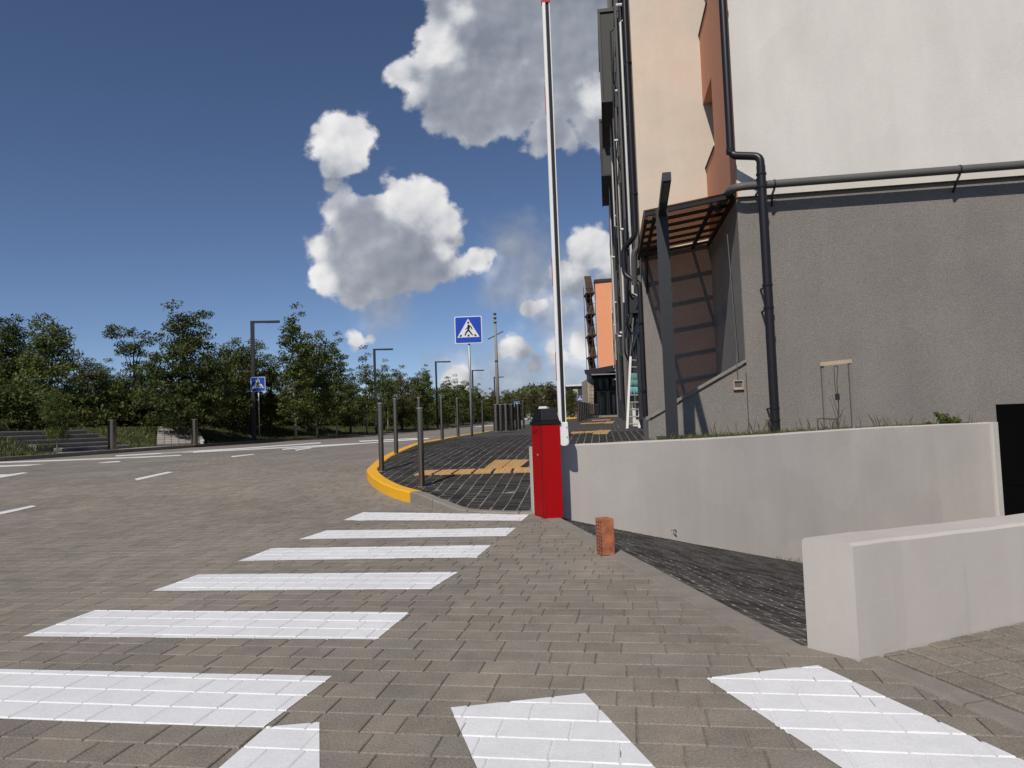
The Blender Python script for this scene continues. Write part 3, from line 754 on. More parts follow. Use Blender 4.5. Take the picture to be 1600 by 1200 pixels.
# --- raised dark pavement with its kerbs
NEARK = [p for p in KRs if p.y <= 24.5]
inner = offset_line(KRs, -0.16)
innerF = offset_line(KFs, 0.13)
walk_poly = [p2(p) for p in reversed(innerF)] 
walk_poly = [(.20, 7.56)] + [p2(p) for p in reversed(innerF)][1:-1] + [p2(p) for p in inner] + [(3.4, 62), (9.4, 62)] + [p2(B(-1.36, 14, 0)), p2(B(-1.36, 1.5, 0)), p2(B(-1.4, -.05, 0)), p2(B(-1.45, -1.3, 0)), p2(W1b[3]), p2(W1b[1]), p2(W1b[0])]
WFAR = 17.0
bmw = None
walk = drape([q for q in walk_poly], lambda x, y: hw(x, y) - (.022 if y < WFAR - .01 else 0.0), 0.2, 'pavement', m_grout, kind='structure')
walk.data.materials.append(m_farwalk)
for p_ in walk.data.polygons:
    if p_.center.y > WFAR: p_.material_index = 1
wr = [q for q in walk_poly if q[1] < 40]
pave('cobble', walk, m_cobble, (0, 7.5), R(90 - 7.0), [(x, min(y, WFAR)) for x, y in walk_poly], hw, 0.145, [0.11, 0.15, 0.15, 0.20], 0.0105, 0.0035, 0.02,
     planes=[], nparts=300, jz=0.0012, seed=21, jit=0.004, grout=(m_grout, .0022), edge=[p2(p) for p in reversed([q for q in inner if q.y < WFAR + 1])] + [p2(p) for p in innerF])
yk = stones([p for p in KRs if p.y <= 24.5], 0.16, lambda p: 0.132, 'kerb_stone', walk, m_yellow, 0.95, -1, h, bev=0.015)
stones([p for p in KRs if p.y >= 22.6], 0.16, lambda p: 0.118, 'kerb_stone', walk, m_kerb, 4.0, -1, h)
def kf_h(p): return walk_off(p.x, p.y) + 0.010
stones(KFs, 0.13, kf_h, 'kerb_stone', walk, m_kerb, 0.62, 1, h, bev=0.012)

# ochre tactile tiles
def tile(q, ribs=5):
    P_ = [hit(a, b, hw, 0.008) for a, b in q]
    for p in P_: p.z = hw(p.x, p.y)
    mb = MB(); mb.prism([p - Z * .004 for p in P_], Z * 0.021)
    a, b, c, d = P_
    for k in range(ribs):
        t0, t1 = (k + .25) / ribs, (k + .75) / ribs
        q_ = [a.lerp(b, t0), a.lerp(b, t1), d.lerp(c, t1), d.lerp(c, t0)]
        mb.prism([p + Z * .0165 for p in q_], Z * 0.004)
    return mb.build('tactile_tile', m_tactile, walk)
def strip(a, b, c, d, n, ribs=4):
    for i in range(n):
        def lp(p, q, t): return (p[0] + (q[0] - p[0]) * t, p[1] + (q[1] - p[1]) * t)
        g = .012
        tile([lp(a, b, i / n + g), lp(a, b, (i + 1) / n - g), lp(d, c, (i + 1) / n - g), lp(d, c, i / n + g)], ribs)
strip((661, 736), (831, 731), (831, 737), (645, 742.2), 6, 3)
strip((773, 719.5), (828, 719), (814, 730.5), (757, 731.6), 2, 6)
strip((892, 675.4), (934, 673.6), (934, 675.2), (892, 677.6), 2, 2); strip((934, 672.4), (956, 672.2), (950, 677.4), (926, 677.8), 2, 3)
strip((908, 661.4), (946, 659.8), (945, 660.8), (906, 662.6), 1, 2); strip((948, 658.8), (961, 658.5), (958, 661.0), (944, 661.4), 1, 2)
strip((925, 656.5), (955, 655.4), (954, 656.2), (924, 657.4), 1, 1)

# --- the ramp to the garage
ramp_poly = [p2(E0 - ED * .3), p2(E1 + ED * .02), p2(L1 + LN * .1), p2(L1 + WD * 8 + LN * .1), p2(W1[-1] + WD * 1.5), p2(W1b[-1]), p2(W1b[5]), p2(W1b[3]), p2(W1b[0])]
ramp = drape(ramp_poly, lambda x, y: ramp_z(x, y) - 0.016, 0.6, 'ramp', m_grout, kind='structure')
pave('cobble', ramp, m_cobble_r, p2(E0), math.atan2(WD.y, WD.x) , ramp_poly, lambda x, y: ramp_z(x, y), 0.12, [0.10, 0.13, 0.16], 0.019, 0.003, 0.014, planes=[(-EN.x, -EN.y, -(EN.x * E0.x + EN.y * E0.y) - .002)], nparts=300, jz=0.0007, seed=33, jit=.004, grout=(m_grout_r, .0034))

# --- bed behind the ramp wall
bed_poly = [p2(W1b[i]) for i in range(4, len(W1b))] + [p2(W1b[-1] + WD * 3), p2(B(8, -.0, 0)), p2(B(-1.45, 0, 0)), p2(B(-1.5, -1.3, 0))]
bed = drape(bed_poly, lambda x, y: 0.64 + 0.03 * mnoise.noise(Vector((x * 2, y * 2, 0))), 0.4, 'planting_bed', m_grass_soil, kind='structure')

# ------------------------------------------------------------ walls by the ramp
def poly_wall(front, back, zb, name):
    mb = MB(); n = len(front); vs_ = []
    for a, b in zip(front, back):
        e_ = (b - a).normalized(); e_.z = 0
        vs_ += [Vector((a.x, a.y, zb)), Vector((a.x, a.y, a.z - .012)), a + e_ * .012, Vector((b.x, b.y, a.z)) - e_ * .012, Vector((b.x, b.y, a.z - .012)), Vector((b.x, b.y, zb))]
    fs_ = []
    for i in range(n - 1):
        for k in range(6): fs_.append((i * 6 + k, i * 6 + (k + 1) % 6, (i + 1) * 6 + (k + 1) % 6, (i + 1) * 6 + k))
    fs_ += [tuple(range(6))[::-1], tuple((n - 1) * 6 + k for k in range(6))]
    mb.add(vs_, fs_); return mb
def dense(pts, n):
    out = catmull(pts, n); return out
W1d = dense(W1, 6)
for i, p in enumerate(W1d): p.z += 0.004 * mnoise.noise(Vector((p.x * 2.2, p.y, 4)))
W1db = offset_line(W1d, T)
rw = poly_wall(W1d, W1db, -2.2, 'wall').build('retaining_wall', m_wall, smooth=False)
tag(rw, 'long curving off-white plastered wall on the far side of the garage ramp', 'wall')
# jamb that ends the wall beside the black opening
jx = at(1551, 700, 10.2); jy = at(1563, 700, 10.28)
mb = MB(); j0 = Vector((jx.x, jx.y, -2.2)); j1 = Vector((jy.x, jy.y, -2.2))
mb.prism([j0 - LN * .03, j1 - LN * .03 , j1 + LN * .2, j0 + LN * .2], Z * (W1d[-1].z + 2.2 + .003))
mb.build('end_post', m_stucco_w, rw)
# low wall in front
lw_len = 7.0; HT = 0.44
front, back = [], []
for i in range(36):
    t = i / 35 * lw_len; n_ = 0.006 * mnoise.noise(Vector((t * 2.3, 0, 0)))
    a = L0 + WD * t; zt = HT - 0.028 * t / 1 * .5 + 0.007 * mnoise.noise(Vector((t * 3, 5, 0)))
    front.append(Vector((a.x, a.y, zt)) - LN * n_)
    bvec = (L1 - L0) if i == 0 else LN * ((L1 - L0).length + .005 * mnoise.noise(Vector((t * 3, 9, 0))))
    if i == 0: bvec = LN * .205 + (L1 - L0).project(WD) * 1.0
    back.append(Vector((a.x, a.y, zt)) + bvec)
lwm = poly_wall(front, back, -0.02, 'w')
lw = lwm.build('low_wall', m_wall)
# continue its back down to the ramp
mb = MB(); d_ = front[0]; b0 = back[0]
mb.prism([Vector((b0.x, b0.y, -2.4)) + WD * .01 - LN * .12, Vector((b0.x, b0.y, -2.4)) + WD * 7 - LN * .12, Vector((b0.x, b0.y, -2.4)) + WD * 7 - LN * .012, Vector((b0.x, b0.y, -2.4)) + WD * .01 - LN * .012], Z * 2.385)
mb.build('footing', m_kerb, lw)
tag(lw, 'low thick off-white plastered wall on the near side of the garage ramp, lower right', 'wall')

# black garage gate at the foot of the ramp
g0 = at(1560, 700, 10.24); GD = Vector((0.40, -0.917, 0)).normalized()
gate = thing('garage_gate', (g0.x, g0.y, -1.8), 'tall matte black garage gate panel at the right edge, behind the low wall', 'gate')
GN = Vector((-GD.y, GD.x, 0))
for k in range(5):
    o_ = Vector((g0.x, g0.y, -1.9 + k * .572)); mb = MB(); mb.box(o_ + GD * .005, GD * 3.4, GN * .06, Z * .568); mb.build('gate_panel', m_black, gate)

# ------------------------------------------------------------ barrier
bc = hit(852.0, 810); bc.z = 0; bx_, by_ = Vector((.176, 0.0, 0)), Vector((-.098, .215, 0))
bz = 0.0
barrier = thing('parking_barrier', (bc.x, bc.y, 0), 'red cabinet parking barrier with black hood and raised white arm by the ramp', 'barrier gate')
mb = MB(); mb.prism([bc, bc + bx_, bc + bx_ + by_, bc + by_], Z * .915); cab = mb.build('cabinet', m_red, barrier, bevel=0.004)
mb = MB(); un = (-by_).normalized(); fn = Vector((0, -1, 0))
sdn = Vector((-by_.y, by_.x, 0)).normalized()
if sdn.x > 0: sdn = -sdn
mb.prism([bc + bx_ * .012 + fn * .002 + Z * .02, bc + bx_ * .035 + fn * .002 + Z * .02, bc + bx_ * .035 + fn * .002 + Z * .91, bc + bx_ * .012 + fn * .002 + Z * .91], fn * .0015)
mb.prism([bc + by_ * .13 + sdn * .0015 + Z * .02, bc + by_ * .145 + sdn * .0015 + Z * .02, bc + by_ * .145 + sdn * .0015 + Z * .91, bc + by_ * .13 + sdn * .0015 + Z * .91], sdn * .0015)
mb.build('door_seam', m_redholes, cab)
tx = bpy.data.curves.new('maker_mark', 'FONT'); tx.body = 'AVC'; tx.size = 0.062; tx.align_x = 'CENTER'; tx.align_y = 'CENTER'; tx.extrude = 0.0006
to = bpy.data.objects.new('maker_mark', tx)
me = None
COL.objects.link(to)
xd = by_.normalized() * -1
to.matrix_world = Matrix.Translation(bc + by_ * .62 + sdn * .0025 + Z * .845) @ Matrix(((xd.x, 0, sdn.x, 0), (xd.y, 0, sdn.y, 0), (0, 1, 0, 0), (0, 0, 0, 1)))
tx.materials.append(m_redholes)
bpy.context.view_layer.update()
dg_ = bpy.context.evaluated_depsgraph_get(); tme = bpy.data.meshes.new_from_object(to.evaluated_get(dg_)); tme.transform(to.matrix_world)
bpy.data.objects.remove(to); tme.name = 'maker_mark'; link('maker_mark', tme, cab)
mb = MB(); g = .012
q0 = [bc - bx_ * .05 - by_ * .04, bc + bx_ * 1.05 - by_ * .04, bc + bx_ * 1.05 + by_ * 1.05, bc - bx_ * .05 + by_ * 1.05]
mb.prism([p + Z * .916 for p in q0], Z * .035)
mb.build('hood_rim', m_hood, barrier, bevel=.004)
mb = MB()
lowr = [bc - bx_ * .02 - by_ * .01, bc + bx_ * 1.02 - by_ * .01, bc + bx_ * 1.02 + by_ * 1.02, bc - bx_ * .02 + by_ * 1.02]
upr = [bc + bx_ * .05 + by_ * .12, bc + bx_ * .86 + by_ * .12, bc + bx_ * .86 + by_ * .55, bc + bx_ * .05 + by_ * .55]
back2 = [bc + bx_ * .02 + by_ * 1.0]
vs_ = [p + Z * .951 for p in lowr] + [p + Z * 1.075 for p in upr]
mb.add(vs_, [(3, 2, 1, 0), (4, 5, 6, 7), (0, 1, 5, 4), (1, 2, 6, 5), (2, 3, 7, 6), (3, 0, 4, 7)])
mb.build('hood', m_hood, barrier, bevel=.012)
ah = at(880, 680, 7.0)
mb = MB(); hub_c = Vector((ah.x + .005, 7.02, 0))
prof = []
for k in range(9):
    t = math.pi * (1 + k / 8); prof.append((math.cos(t) * .047, .735 + math.sin(t) * .034))
prof = [(-.047, .735)] + prof[1:-1] + [(.047, .735), (.043, .935), (-.043, .935)]
mb.prism([Vector((hub_c.x + a, hub_c.y - .05, b)) for a, b in prof], Vector((0, .10, 0)))
hub = mb.build('arm_bracket', m_white, barrier, bevel=.006)
for zz in (.79, .885):
    mb = MB(); mb.tube([(hub_c.x + .03, hub_c.y - .058, zz), (hub_c.x + .03, hub_c.y - .048, zz)], .006, 8); mb.build('bolt', m_galv, hub)
mb = MB(); mb.tube([(hub_c.x - .1, hub_c.y + .0, .83), (hub_c.x - .04, hub_c.y, .83)], .035, 14); mb.build('axle', m_hood, barrier)
AT = 5.20
mb = MB(); aw, ad_ = .078, .055
x0 = hub_c.x - .045; prof = [(0, 0), (.006, -.006), (.03, -.008), (.036, 0), (.036, .05), (0, .05)]
mb.prism([Vector((x0 + a, hub_c.y - .012 + b, .925)) for a, b in prof], Z * (AT - .925)); arm = mb.build('arm', m_white, barrier)
mb = MB(); mb.box((x0 + .0365, hub_c.y - .006, .925), (.031, 0, 0), (0, .05, 0), (0, 0, AT - .925)); mb.build('rubber_edge', m_rubber, arm)
mb = MB(); mb.box((x0 + .068, hub_c.y - .014, .925), (.009, 0, 0), (0, .06, 0), (0, 0, AT - .925)); mb.build('edge_profile', m_white, arm)
mb = MB(); mb.box((x0 - .004, hub_c.y - .02, AT), (.086, 0, 0), (0, .07, 0), (0, 0, .05)); mb.build('end_cap', m_redtape, arm, bevel=.004)
for zz in (4.05, 2.3, 1.35):
    mb = MB(); mb.box((x0 - .004, hub_c.y - .014, zz), (.0035, 0, 0), (0, .045, 0), (0, 0, .28)); mb.build('reflector', m_redtape, arm)

q0 = [bc - bx_ * .1 - by_ * .06, bc + bx_ * 1.1 - by_ * .06, bc + bx_ * 1.1 + by_ * 1.06, bc - bx_ * .1 + by_ * 1.06]
mb = MB(); mb.prism([p + Z * .003 for p in q0], Z * .006); mb.build('base_plate', m_hood, barrier)
mb = MB(); lk = bc + by_ * .45 + sdn * .001 + Z * .62; mb.tube([lk, lk + sdn * .005], .011, 14); mb.build('lock', m_galv, cab)
# brick on end
k0 = at(950, 867, 4.93); ang = R(17)
bxv = Vector((math.cos(ang), math.sin(ang), 0)); byv = Vector((-bxv.y, bxv.x, 0))
kb = hit(948, 868); mb = MB(); c_ = Vector((kb.x, kb.y + .05, .128)); mb.cbox(c_, .088, .12, .25, bxv, byv, Z)
bk = bpy.data.objects.new('brick', None)
bpy.data.objects.remove(bk)
bk = mb.build('brick', m_brick, bevel=0.0028)
bm = bmesh.new(); bm.from_mesh(bk.data); bmesh.ops.subdivide_edges(bm, edges=[e_ for e_ in bm.edges if e_.calc_length() > .05], cuts=5, use_grid_fill=True)
for v_ in bm.verts: v_.co += Vector(mnoise.noise_vector(v_.co * 35)) * .0018
bm.to_mesh(bk.data); bm.free()
tag(bk, 'single red clay brick standing upright on the paving edge by the ramp', 'brick')
for r_ in range(3):
    for c in range(9):
        p = c_ - bxv * .0445 + byv * (-.035 + .035 * r_) + Z * (-.1 + .025 * c)
        mb = MB(); mb.tube([p + bxv * .0015, p - bxv * .0008], .0060, 8); mb.build('core_hole', m_signk, bk)

# little weathered hole and weed at the ramp wall's foot
mb = MB(); p0 = at(1051, 832, 7.66)
for k in range(14):
    a = Vector((p0.x + rnd.uniform(-.03, .03), p0.y - .0, p0.z + rnd.uniform(-.05, .04))); 
    mb.tube([a, a + Vector((rnd.uniform(-.02, .02), -rnd.uniform(.01, .03), rnd.uniform(-.02, .03)))], [.012, .004], 5)
tag(mb.build('dried_mortar_lump', m_concrete_pole), 'small brown crumbly lump stuck low on the curving white wall', 'mortar lump')
# ------------------------------------------------------------ near apartment building
bld = thing('apartment_building', tuple(B(2, 6, .6)), 'tall cream, white and orange stucco block with grey pebble-dash base, right side', 'building')
TOP = 17.6
def bbox(mb, u0, u1, v0, v1, z0, z1):
    return mb.box(B(u0, v0, z0), UB * (u1 - u0), VB * (v1 - v0), Z * (z1 - z0))
def bpart(name, m, boxes, parent=bld, **k):
    mb = MB()
    for q in boxes: bbox(mb, *q)
    return mb.build(name, m, parent, **k)
PZ = 4.40; V2 = 3.04; LU = -1.39; m_bay = mat('dark_grey_bay_cladding', (0.055, 0.057, 0.052), 0.7, 0.15, 1.0)
bpart('base_wall', m_plinth, [(0, 9.5, 0, .35, .2, PZ)])
bpart('white_wall', m_stucco_w, [(.01, 9.5, -.035, .3, PZ + .003, TOP)])
bpart('base_side_wall', m_plinth, [(-.004, .25, .02, V2, .2, PZ)])
bpart('base_back_wall', m_plinth, [(LU, 0.0, V2, V2 + .3, .2, PZ)])
bpart('cream_wall', m_stucco_c, [(LU + .002, 1.5, V2 + .001, V2 + .3, PZ + .002, TOP)])
bpart('joint_line', m_rubber, [(-.012, -.004, -.003, .02, .2, 1.6)])
# orange flank with open loggias
pieces = [(-.006, .22, -.03, 1.85, PZ + .004, TOP)]
z_s, z_l = 5.96, 7.30
ow = bpart('orange_side_wall', m_stucco_o, pieces)
zz = z_s
prevtop = PZ + .004
while zz < TOP:
    bpart('orange_parapet', m_stucco_o, [(-.004, .20, 1.853, V2 - .001, prevtop, zz)])
    mb = MB(); bbox(mb, -.03, .22, 1.855, V2 - .004, zz + .001, zz + .02); mb.build('sill_flashing', m_dkmetal, ow)
    bpart('loggia_ceiling', m_stucco_o, [(.201, 1.4, 1.0, V2 - .002, zz + z_l - z_s, zz + z_l - z_s + .12)])
    # window at the back of the loggia
    wf = bpart('loggia_window', m_white, [(.95, 1.0, 1.4, 1.46, zz, zz + 1.3), (.95, 1.0, 2.9, 2.96, zz, zz + 1.3), (.95, 1.0, 2.15, 2.2, zz, zz + 1.3), (.951, .999, 1.46, 2.9, zz + 1.24, zz + 1.3)])
    mb = MB(); bbox(mb, .965, .98, 1.462, 2.148, zz, zz + 1.238); mb.build('pane', m_glassdk, wf)
    mb = MB(); bbox(mb, .965, .98, 2.202, 2.898, zz, zz + 1.238); mb.build('pane', m_glassdk, wf)
    prevtop = zz + z_l - z_s; zz += 2.78
bpart('loggia_inner_wall', m_stucco_w, [(1.02, 1.2, .3, V2 - .003, PZ, TOP)])
# roof slab keeps the block closed
bpart('roof', m_dkmetal, [(LU - .1, 9.6, -.1, 52, TOP, TOP + .15)])
bpart('body_wall', m_facade, [(-1.30, 9.4, V2 + .31, 52, .2, TOP - .01)])
bpart('corner_return', m_plinth, [(LU + .001, -1.0, V2 + .302, 3.62, .2, PZ)])
bpart('corner_return_upper', m_stucco_c, [(LU + .003, -1.0, V2 + .302, 3.62, PZ, TOP)])
# sloping parapet of the basement stair with its coping
par = MB(); par.prism([B(-1.52, 0, .3), B(-.002, 0, .3), B(-.002, 0, 1.74), B(-1.52, 0, .93)], VB * .14)
parp = par.build('stair_parapet', m_plinth, bld)
cop = MB(); a0, a1 = B(-1.60, -.045, .905), B(-.004, -.045, 1.765); cop.prism([a0, a1, a1 + Z * .045, a0 + Z * .045], VB * .23)
cop.build('coping', m_kerb, parp)
bpart('parapet_end', m_kerb, [(-1.56, -1.522, -.01, .15, .3, .90)])
bpart('stair_wall', m_plinth, [(-1.5, -1.39, .141, V2 - .002, .3, .95)])
# canopy over the stair: steel bars, brown see-through sheet
def zc(u): return 4.42 + (u) * .14 
def cbar(mb, u0, v0, u1, v1, wd=.05, hg=.06, dz=0):
    a, b = B(u0, v0, zc(u0) + dz), B(u1, v1, zc(u1) + dz); d = (b - a); s_ = d.normalized().cross(Z).normalized()
    mb.prism([a - s_ * wd / 2, a + s_ * wd / 2, b + s_ * wd / 2, b - s_ * wd / 2], Z * hg)
frame = thing_part = MB(); cbar(frame, -1.45, .02, -.03, .02, .06, .08); cf = frame.build('canopy_frame', m_rubber, bld)
for v_ in (.50, .98, 1.48, 1.98, 2.46, 2.97):
    mb = MB(); cbar(mb, -1.45, v_, -.03, v_, .045, .05); mb.build('cross_bar', m_rubber, cf)
for u_ in (-1.44, -1.30, -.36, -.05):
    mb = MB(); cbar(mb, u_, .0, u_, 2.99, .05, .07, -.055); mb.build('rail', m_rubber, cf)
mb = MB(); a, b, c, d = B(-1.48, -.03, zc(-1.48) + .085), B(-.005, -.03, zc(0) + .085), B(-.005, 3.0, zc(0) + .085), B(-1.48, 3.0, zc(-1.48) + .085)
mb.prism([a, b, c, d], Z * .010); mb.build('canopy_sheet', m_poly, bld)
mb = MB(); mb.tube([B(-1.30, 2.6, 4.12), B(-1.30, 3.0, 3.62)], .018, 8); mb.tube([B(-1.30, 3.01, 4.2), B(-1.30, 3.01, 3.5)], .03, 8); mb.build('canopy_bracket', m_dkmetal, cf)
# downpipes
def pipe(pts, r, m, name='downpipe', n=14, parent=bld):
    mb = MB(); mb.tube(pts, r, n); o = mb.build(name, m, parent, smooth=True); smooth_by_angle(o, 50); return o
def rounded(pts, rad=.12, n=5):
    pts = [Vector(p) for p in pts]; out = [pts[0]]
    for i in range(1, len(pts) - 1):
        a, b, c = pts[i - 1], pts[i], pts[i + 1]; p = b + (a - b).normalized() * rad; q = b + (c - b).normalized() * rad
        for k in range(n + 1):
            t = k / n; out.append(p * (1 - t) ** 2 + b * 2 * t * (1 - t) + q * t * t)
    return out + [pts[-1]]
PV = -.13
dpx = B(.37, PV - .03, 0)
top_ = at(1135, 120, 11.1); bu = (top_ - C1).dot(UB)
dp = pipe(rounded([B(-.10, PV - .10, TOP), B(-.10, PV - .10, 5.02), B(.30, PV - .29, 4.90), B(.30, PV - .29, 4.3)], .10), .062, m_pipe_dk)
dp2 = pipe([B(.30, PV - .29, 4.75), B(.30, PV - .29, .55)], .068, m_pipe_dk)
for zb in (4.62, 4.42, 2.9, 2.55, 1.02, .84):
    mb = MB(); mb.tube([B(.30, PV - .29, zb - .014), B(.30, PV - .29, zb + .014)], .079, 14); mb.box(B(.27, PV - .29, zb - .01), UB * .03, VB * .42, Z * .02); mb.build('pipe_clamp', m_pipe_dk, dp2)
for zb in (5.05, 7.6, 10.2, 12.8):
    mb = MB(); mb.tube([B(-.10, PV - .10, zb), B(-.10, PV - .10, zb + .07)], .072, 14); mb.build('pipe_collar', m_pipe_dk, dp)
HV = -.27
hp = pipe(rounded([B(-.16, .9, 4.50), B(-.12, HV, 4.50), B(9.4, HV, 4.50)], .22, 8), .062, m_pipe_gr, 'horizontal_pipe')
for u_ in (.52, 3.2, 5.9):
    mb = MB(); mb.tube([B(u_ - .012, HV, 4.50), B(u_ + .012, HV, 4.50)], .070, 14); mb.tube(rounded([B(u_, HV, 4.43), B(u_ - .04, HV + .03, 4.33), B(u_ + .01, -.0, 4.24)], .04), .018, 6); mb.build('pipe_bracket', m_dkmetal, hp)
bpart('drip_edge', m_rubber, [(-.002, 9.5, -.05, -.036, PZ - .008, PZ + .006)])
lp = pipe(rounded([B(LU + .35, V2 - .1, 4.42), B(LU - .14, V2 - .1, 4.42), B(LU - .15, V2 + .15, 3.7)], .2, 8), .065, m_pipe_gr, 'horizontal_pipe')
lp2 = pipe(rounded([B(LU - .09, V2 + .14, TOP), B(LU - .09, V2 + .14, 4.72), B(LU - .34, V2 + .3, 4.5), B(LU - .34, V2 + .3, 3.95), B(LU - .05, V2 + .16, 3.72), B(LU - .05, V2 + .16, .7)], .10, 6), .055, m_pipe_dk)
for zb in (5.6, 8.4, 11.2, 2.9, 1.5):
    mb = MB(); mb.tube([B(LU - .07, V2 + .145, zb - .015), B(LU - .07, V2 + .145, zb + .015)], .075, 10); mb.build('pipe_clamp', m_pipe_dk, lp2)
# light box hanging off the stair parapet on a cable
jb = thing('junction_box', tuple(B(-.135, -.02, 1.42)), 'small square beige junction box hanging by its cable below the sloping coping', 'junction box')
mb = MB(); zb = 1.335
for q in [(-.215, -.06, -.045, -.004, zb, zb + .018), (-.215, -.06, -.045, -.004, zb + .135, zb + .15), (-.215, -.20, -.045, -.004, zb + .018, zb + .135), (-.075, -.06, -.045, -.004, zb + .018, zb + .135), (-.2, -.075, -.012, -.004, zb + .018, zb + .135)]: bbox(mb, *q)
mb.build('casing', m_wood, jb)
mb = MB(); bbox(mb, -.19, -.085, -.02, -.013, zb + .05, zb + .13); mb.build('inner_panel', m_pipe_gr, jb)
mb = MB(); mb.tube(rounded([B(-.13, .3, 3.9), B(-.12, .03, 1.95), B(-.15, -.055, 1.72), B(-.14, -.03, 1.49)], .08), .007, 6); mb.build('cable', m_pipe_gr, jb)

# long side of the building: bays of dark-framed glazing, fins, pipes, outlets
rs = random.Random(5)
SU = -1.30
for k, v0 in enumerate([4.2, 7.6, 11.2, 15.0, 19.0, 23.2, 27.6, 32.2, 37.0, 42.0, 46.8]):
    for fl in range(6):
        z0 = .75 + fl * 2.78 if fl else .75
        z0 = .9 + fl * 2.78
        if z0 + 2.3 > TOP: break
        w_ = 2.4
        b_ = bpart('window', m_dkmetal, [(SU - .09, SU - .004, v0, v0 + .09, z0, z0 + 2.2), (SU - .09, SU - .004, v0 + w_ - .09, v0 + w_, z0, z0 + 2.2), (SU - .088, SU - .004, v0 + .09, v0 + w_ - .09, z0, z0 + .08), (SU - .088, SU - .004, v0 + .09, v0 + w_ - .09, z0 + 2.12, z0 + 2.2), (SU - .07, SU - .004, v0 + w_ / 2 - .04, v0 + w_ / 2 + .04, z0 + .08, z0 + 2.12)])
        mb = MB(); bbox(mb, SU - .03, SU - .005, v0 + .091, v0 + w_ / 2 - .041, z0 + .081, z0 + 2.119); mb.build('pane', m_glassdk, b_)
        mb = MB(); bbox(mb, SU - .03, SU - .005, v0 + w_ / 2 + .041, v0 + w_ - .091, z0 + .081, z0 + 2.119); mb.build('pane', m_glassdk, b_)
    bpart('wall_fin', m_stucco_w if k % 4 == 2 else m_facade if k % 3 == 0 else m_dkmetal, [(SU - (.28 if k % 2 else .16), SU - .003, v0 - .42, v0 - .30, 3.7 if k < 2 else .6, TOP - .2)])
    bpart('wall_panel', m_pipe_gr if k % 2 else m_dkmetal, [(SU - .05, SU - .003, v0 - .28, v0 - .06, (3.8 if k < 2 else 1.2) + (k % 3) * 1.1, TOP - .4 - (k % 4))])
    for q in range(1 + k % 2):
        du = .12 + .07 * rs.random(); vv = v0 - .55 - q * .2
        pp = pipe([B(SU - du, vv, TOP - .3), B(SU - du, vv, (3.7 if k < 2 else .7) + 2 * rs.random())], .045, m_pipe_dk if (k + q) % 4 else m_pipe_gr, 'side_pipe', 8)
        for zb in (3.0, 5.8, 8.6, 11.4, 14.0):
            mb = MB(); bbox(mb, SU - du - .06, SU - .01, vv - .03, vv + .03, zb, zb + .04); mb.build('clamp', m_dkmetal, pp)
    for fl in range(1, 6):
        if rs.random() < .62:
            vv = v0 + .3 * rs.random() - .1; zz = 1.2 + fl * 2.78 + rs.random() * .8
            mb = MB(); mb.tube([B(SU - .01, vv, zz), B(SU - .26 - .1 * rs.random(), vv, zz)], .038, 8); mb.build('vent_outlet', m_white, bld)
        if rs.random() < .75:
            zz = 1.0 + fl * 2.78; bpart('railing', m_dkmetal, [(SU - .22, SU - .19, v0 - .1, v0 + 2.5, zz + .95, zz + 1.0), (SU - .22, SU - .19, v0 - .1, v0 + 2.5, zz, zz + .04), (SU - .22, SU - .004, v0 - .1, v0 - .06, zz, zz + 1.0), (SU - .22, SU - .004, v0 + 2.46, v0 + 2.5, zz, zz + 1.0)])
for k in range(16):                                             # thin conduits and slim rods standing off the facade
    vv = 4.0 + k * 2.9 + rs.random() * 1.5; du = .12 + .22 * rs.random(); z0 = 3.6 + 5 * rs.random(); z1 = z0 + 3 + 6 * rs.random()
    pipe([B(SU - .02, vv, z0), B(SU - du, vv, z0 + .1), B(SU - du, vv, min(z1, TOP - .6)), B(SU - .02, vv, min(z1, TOP - .6) + .1)], .028, (m_alu, m_pipe_gr, m_dkmetal, m_stucco_w)[k % 4], 'conduit', 7)
# hoses looping on the nearer bays
for vv, zt, zb in ((5.0, 5.6, 4.0), (6.9, 4.9, 3.4), (9.7, 4.4, 2.9)):
    mb = MB(); mb.tube(rounded([B(SU - .30, vv, zt), B(SU - .34, vv, zb), B(SU - .20, vv + .25, zb - .3), B(SU - .12, vv + .45, zb + .3), B(SU - .12, vv + .5, zt - .6)], .12), .028, 7); mb.build('cable_loop', m_dkmetal, bld)
# two projecting glazed bays high on the facade
for v0, L_, z0, z1, dp_ in ((14.2, 4.5, 12.6, 16.0, .62), (25.8, 5.5, 13.85, 16.8, .70)):
    e_ = bpart('projecting_bay', m_bay, [(SU - dp_, SU - .005, v0, v0 + L_, z0, z1)])
    mb = MB()
    for q in [(SU - dp_ - .05, SU - dp_ + .04, v0 - .05, v0 + .05, z0, z1), (SU - dp_ - .05, SU - .01, v0 - .06, v0 - .004, z0 - .05, z0 + .05), (SU - dp_ - .05, SU - .01, v0 - .06, v0 - .004, z1 - .05, z1 + .08), (SU - dp_ - .05, SU - dp_ - .004, v0 - .05, v0 + L_, z0 - .05, z0 + .06), (SU - dp_ - .05, SU - dp_ - .004, v0 - .05, v0 + L_, z1 - .05, z1 + .08)]: bbox(mb, *q)
    mb.build('frame', m_dkmetal, e_)
acb = bpart('outdoor_unit', m_white, [(SU - .55, SU - .25, 25.3, 25.7, 15.4, 16.0)])

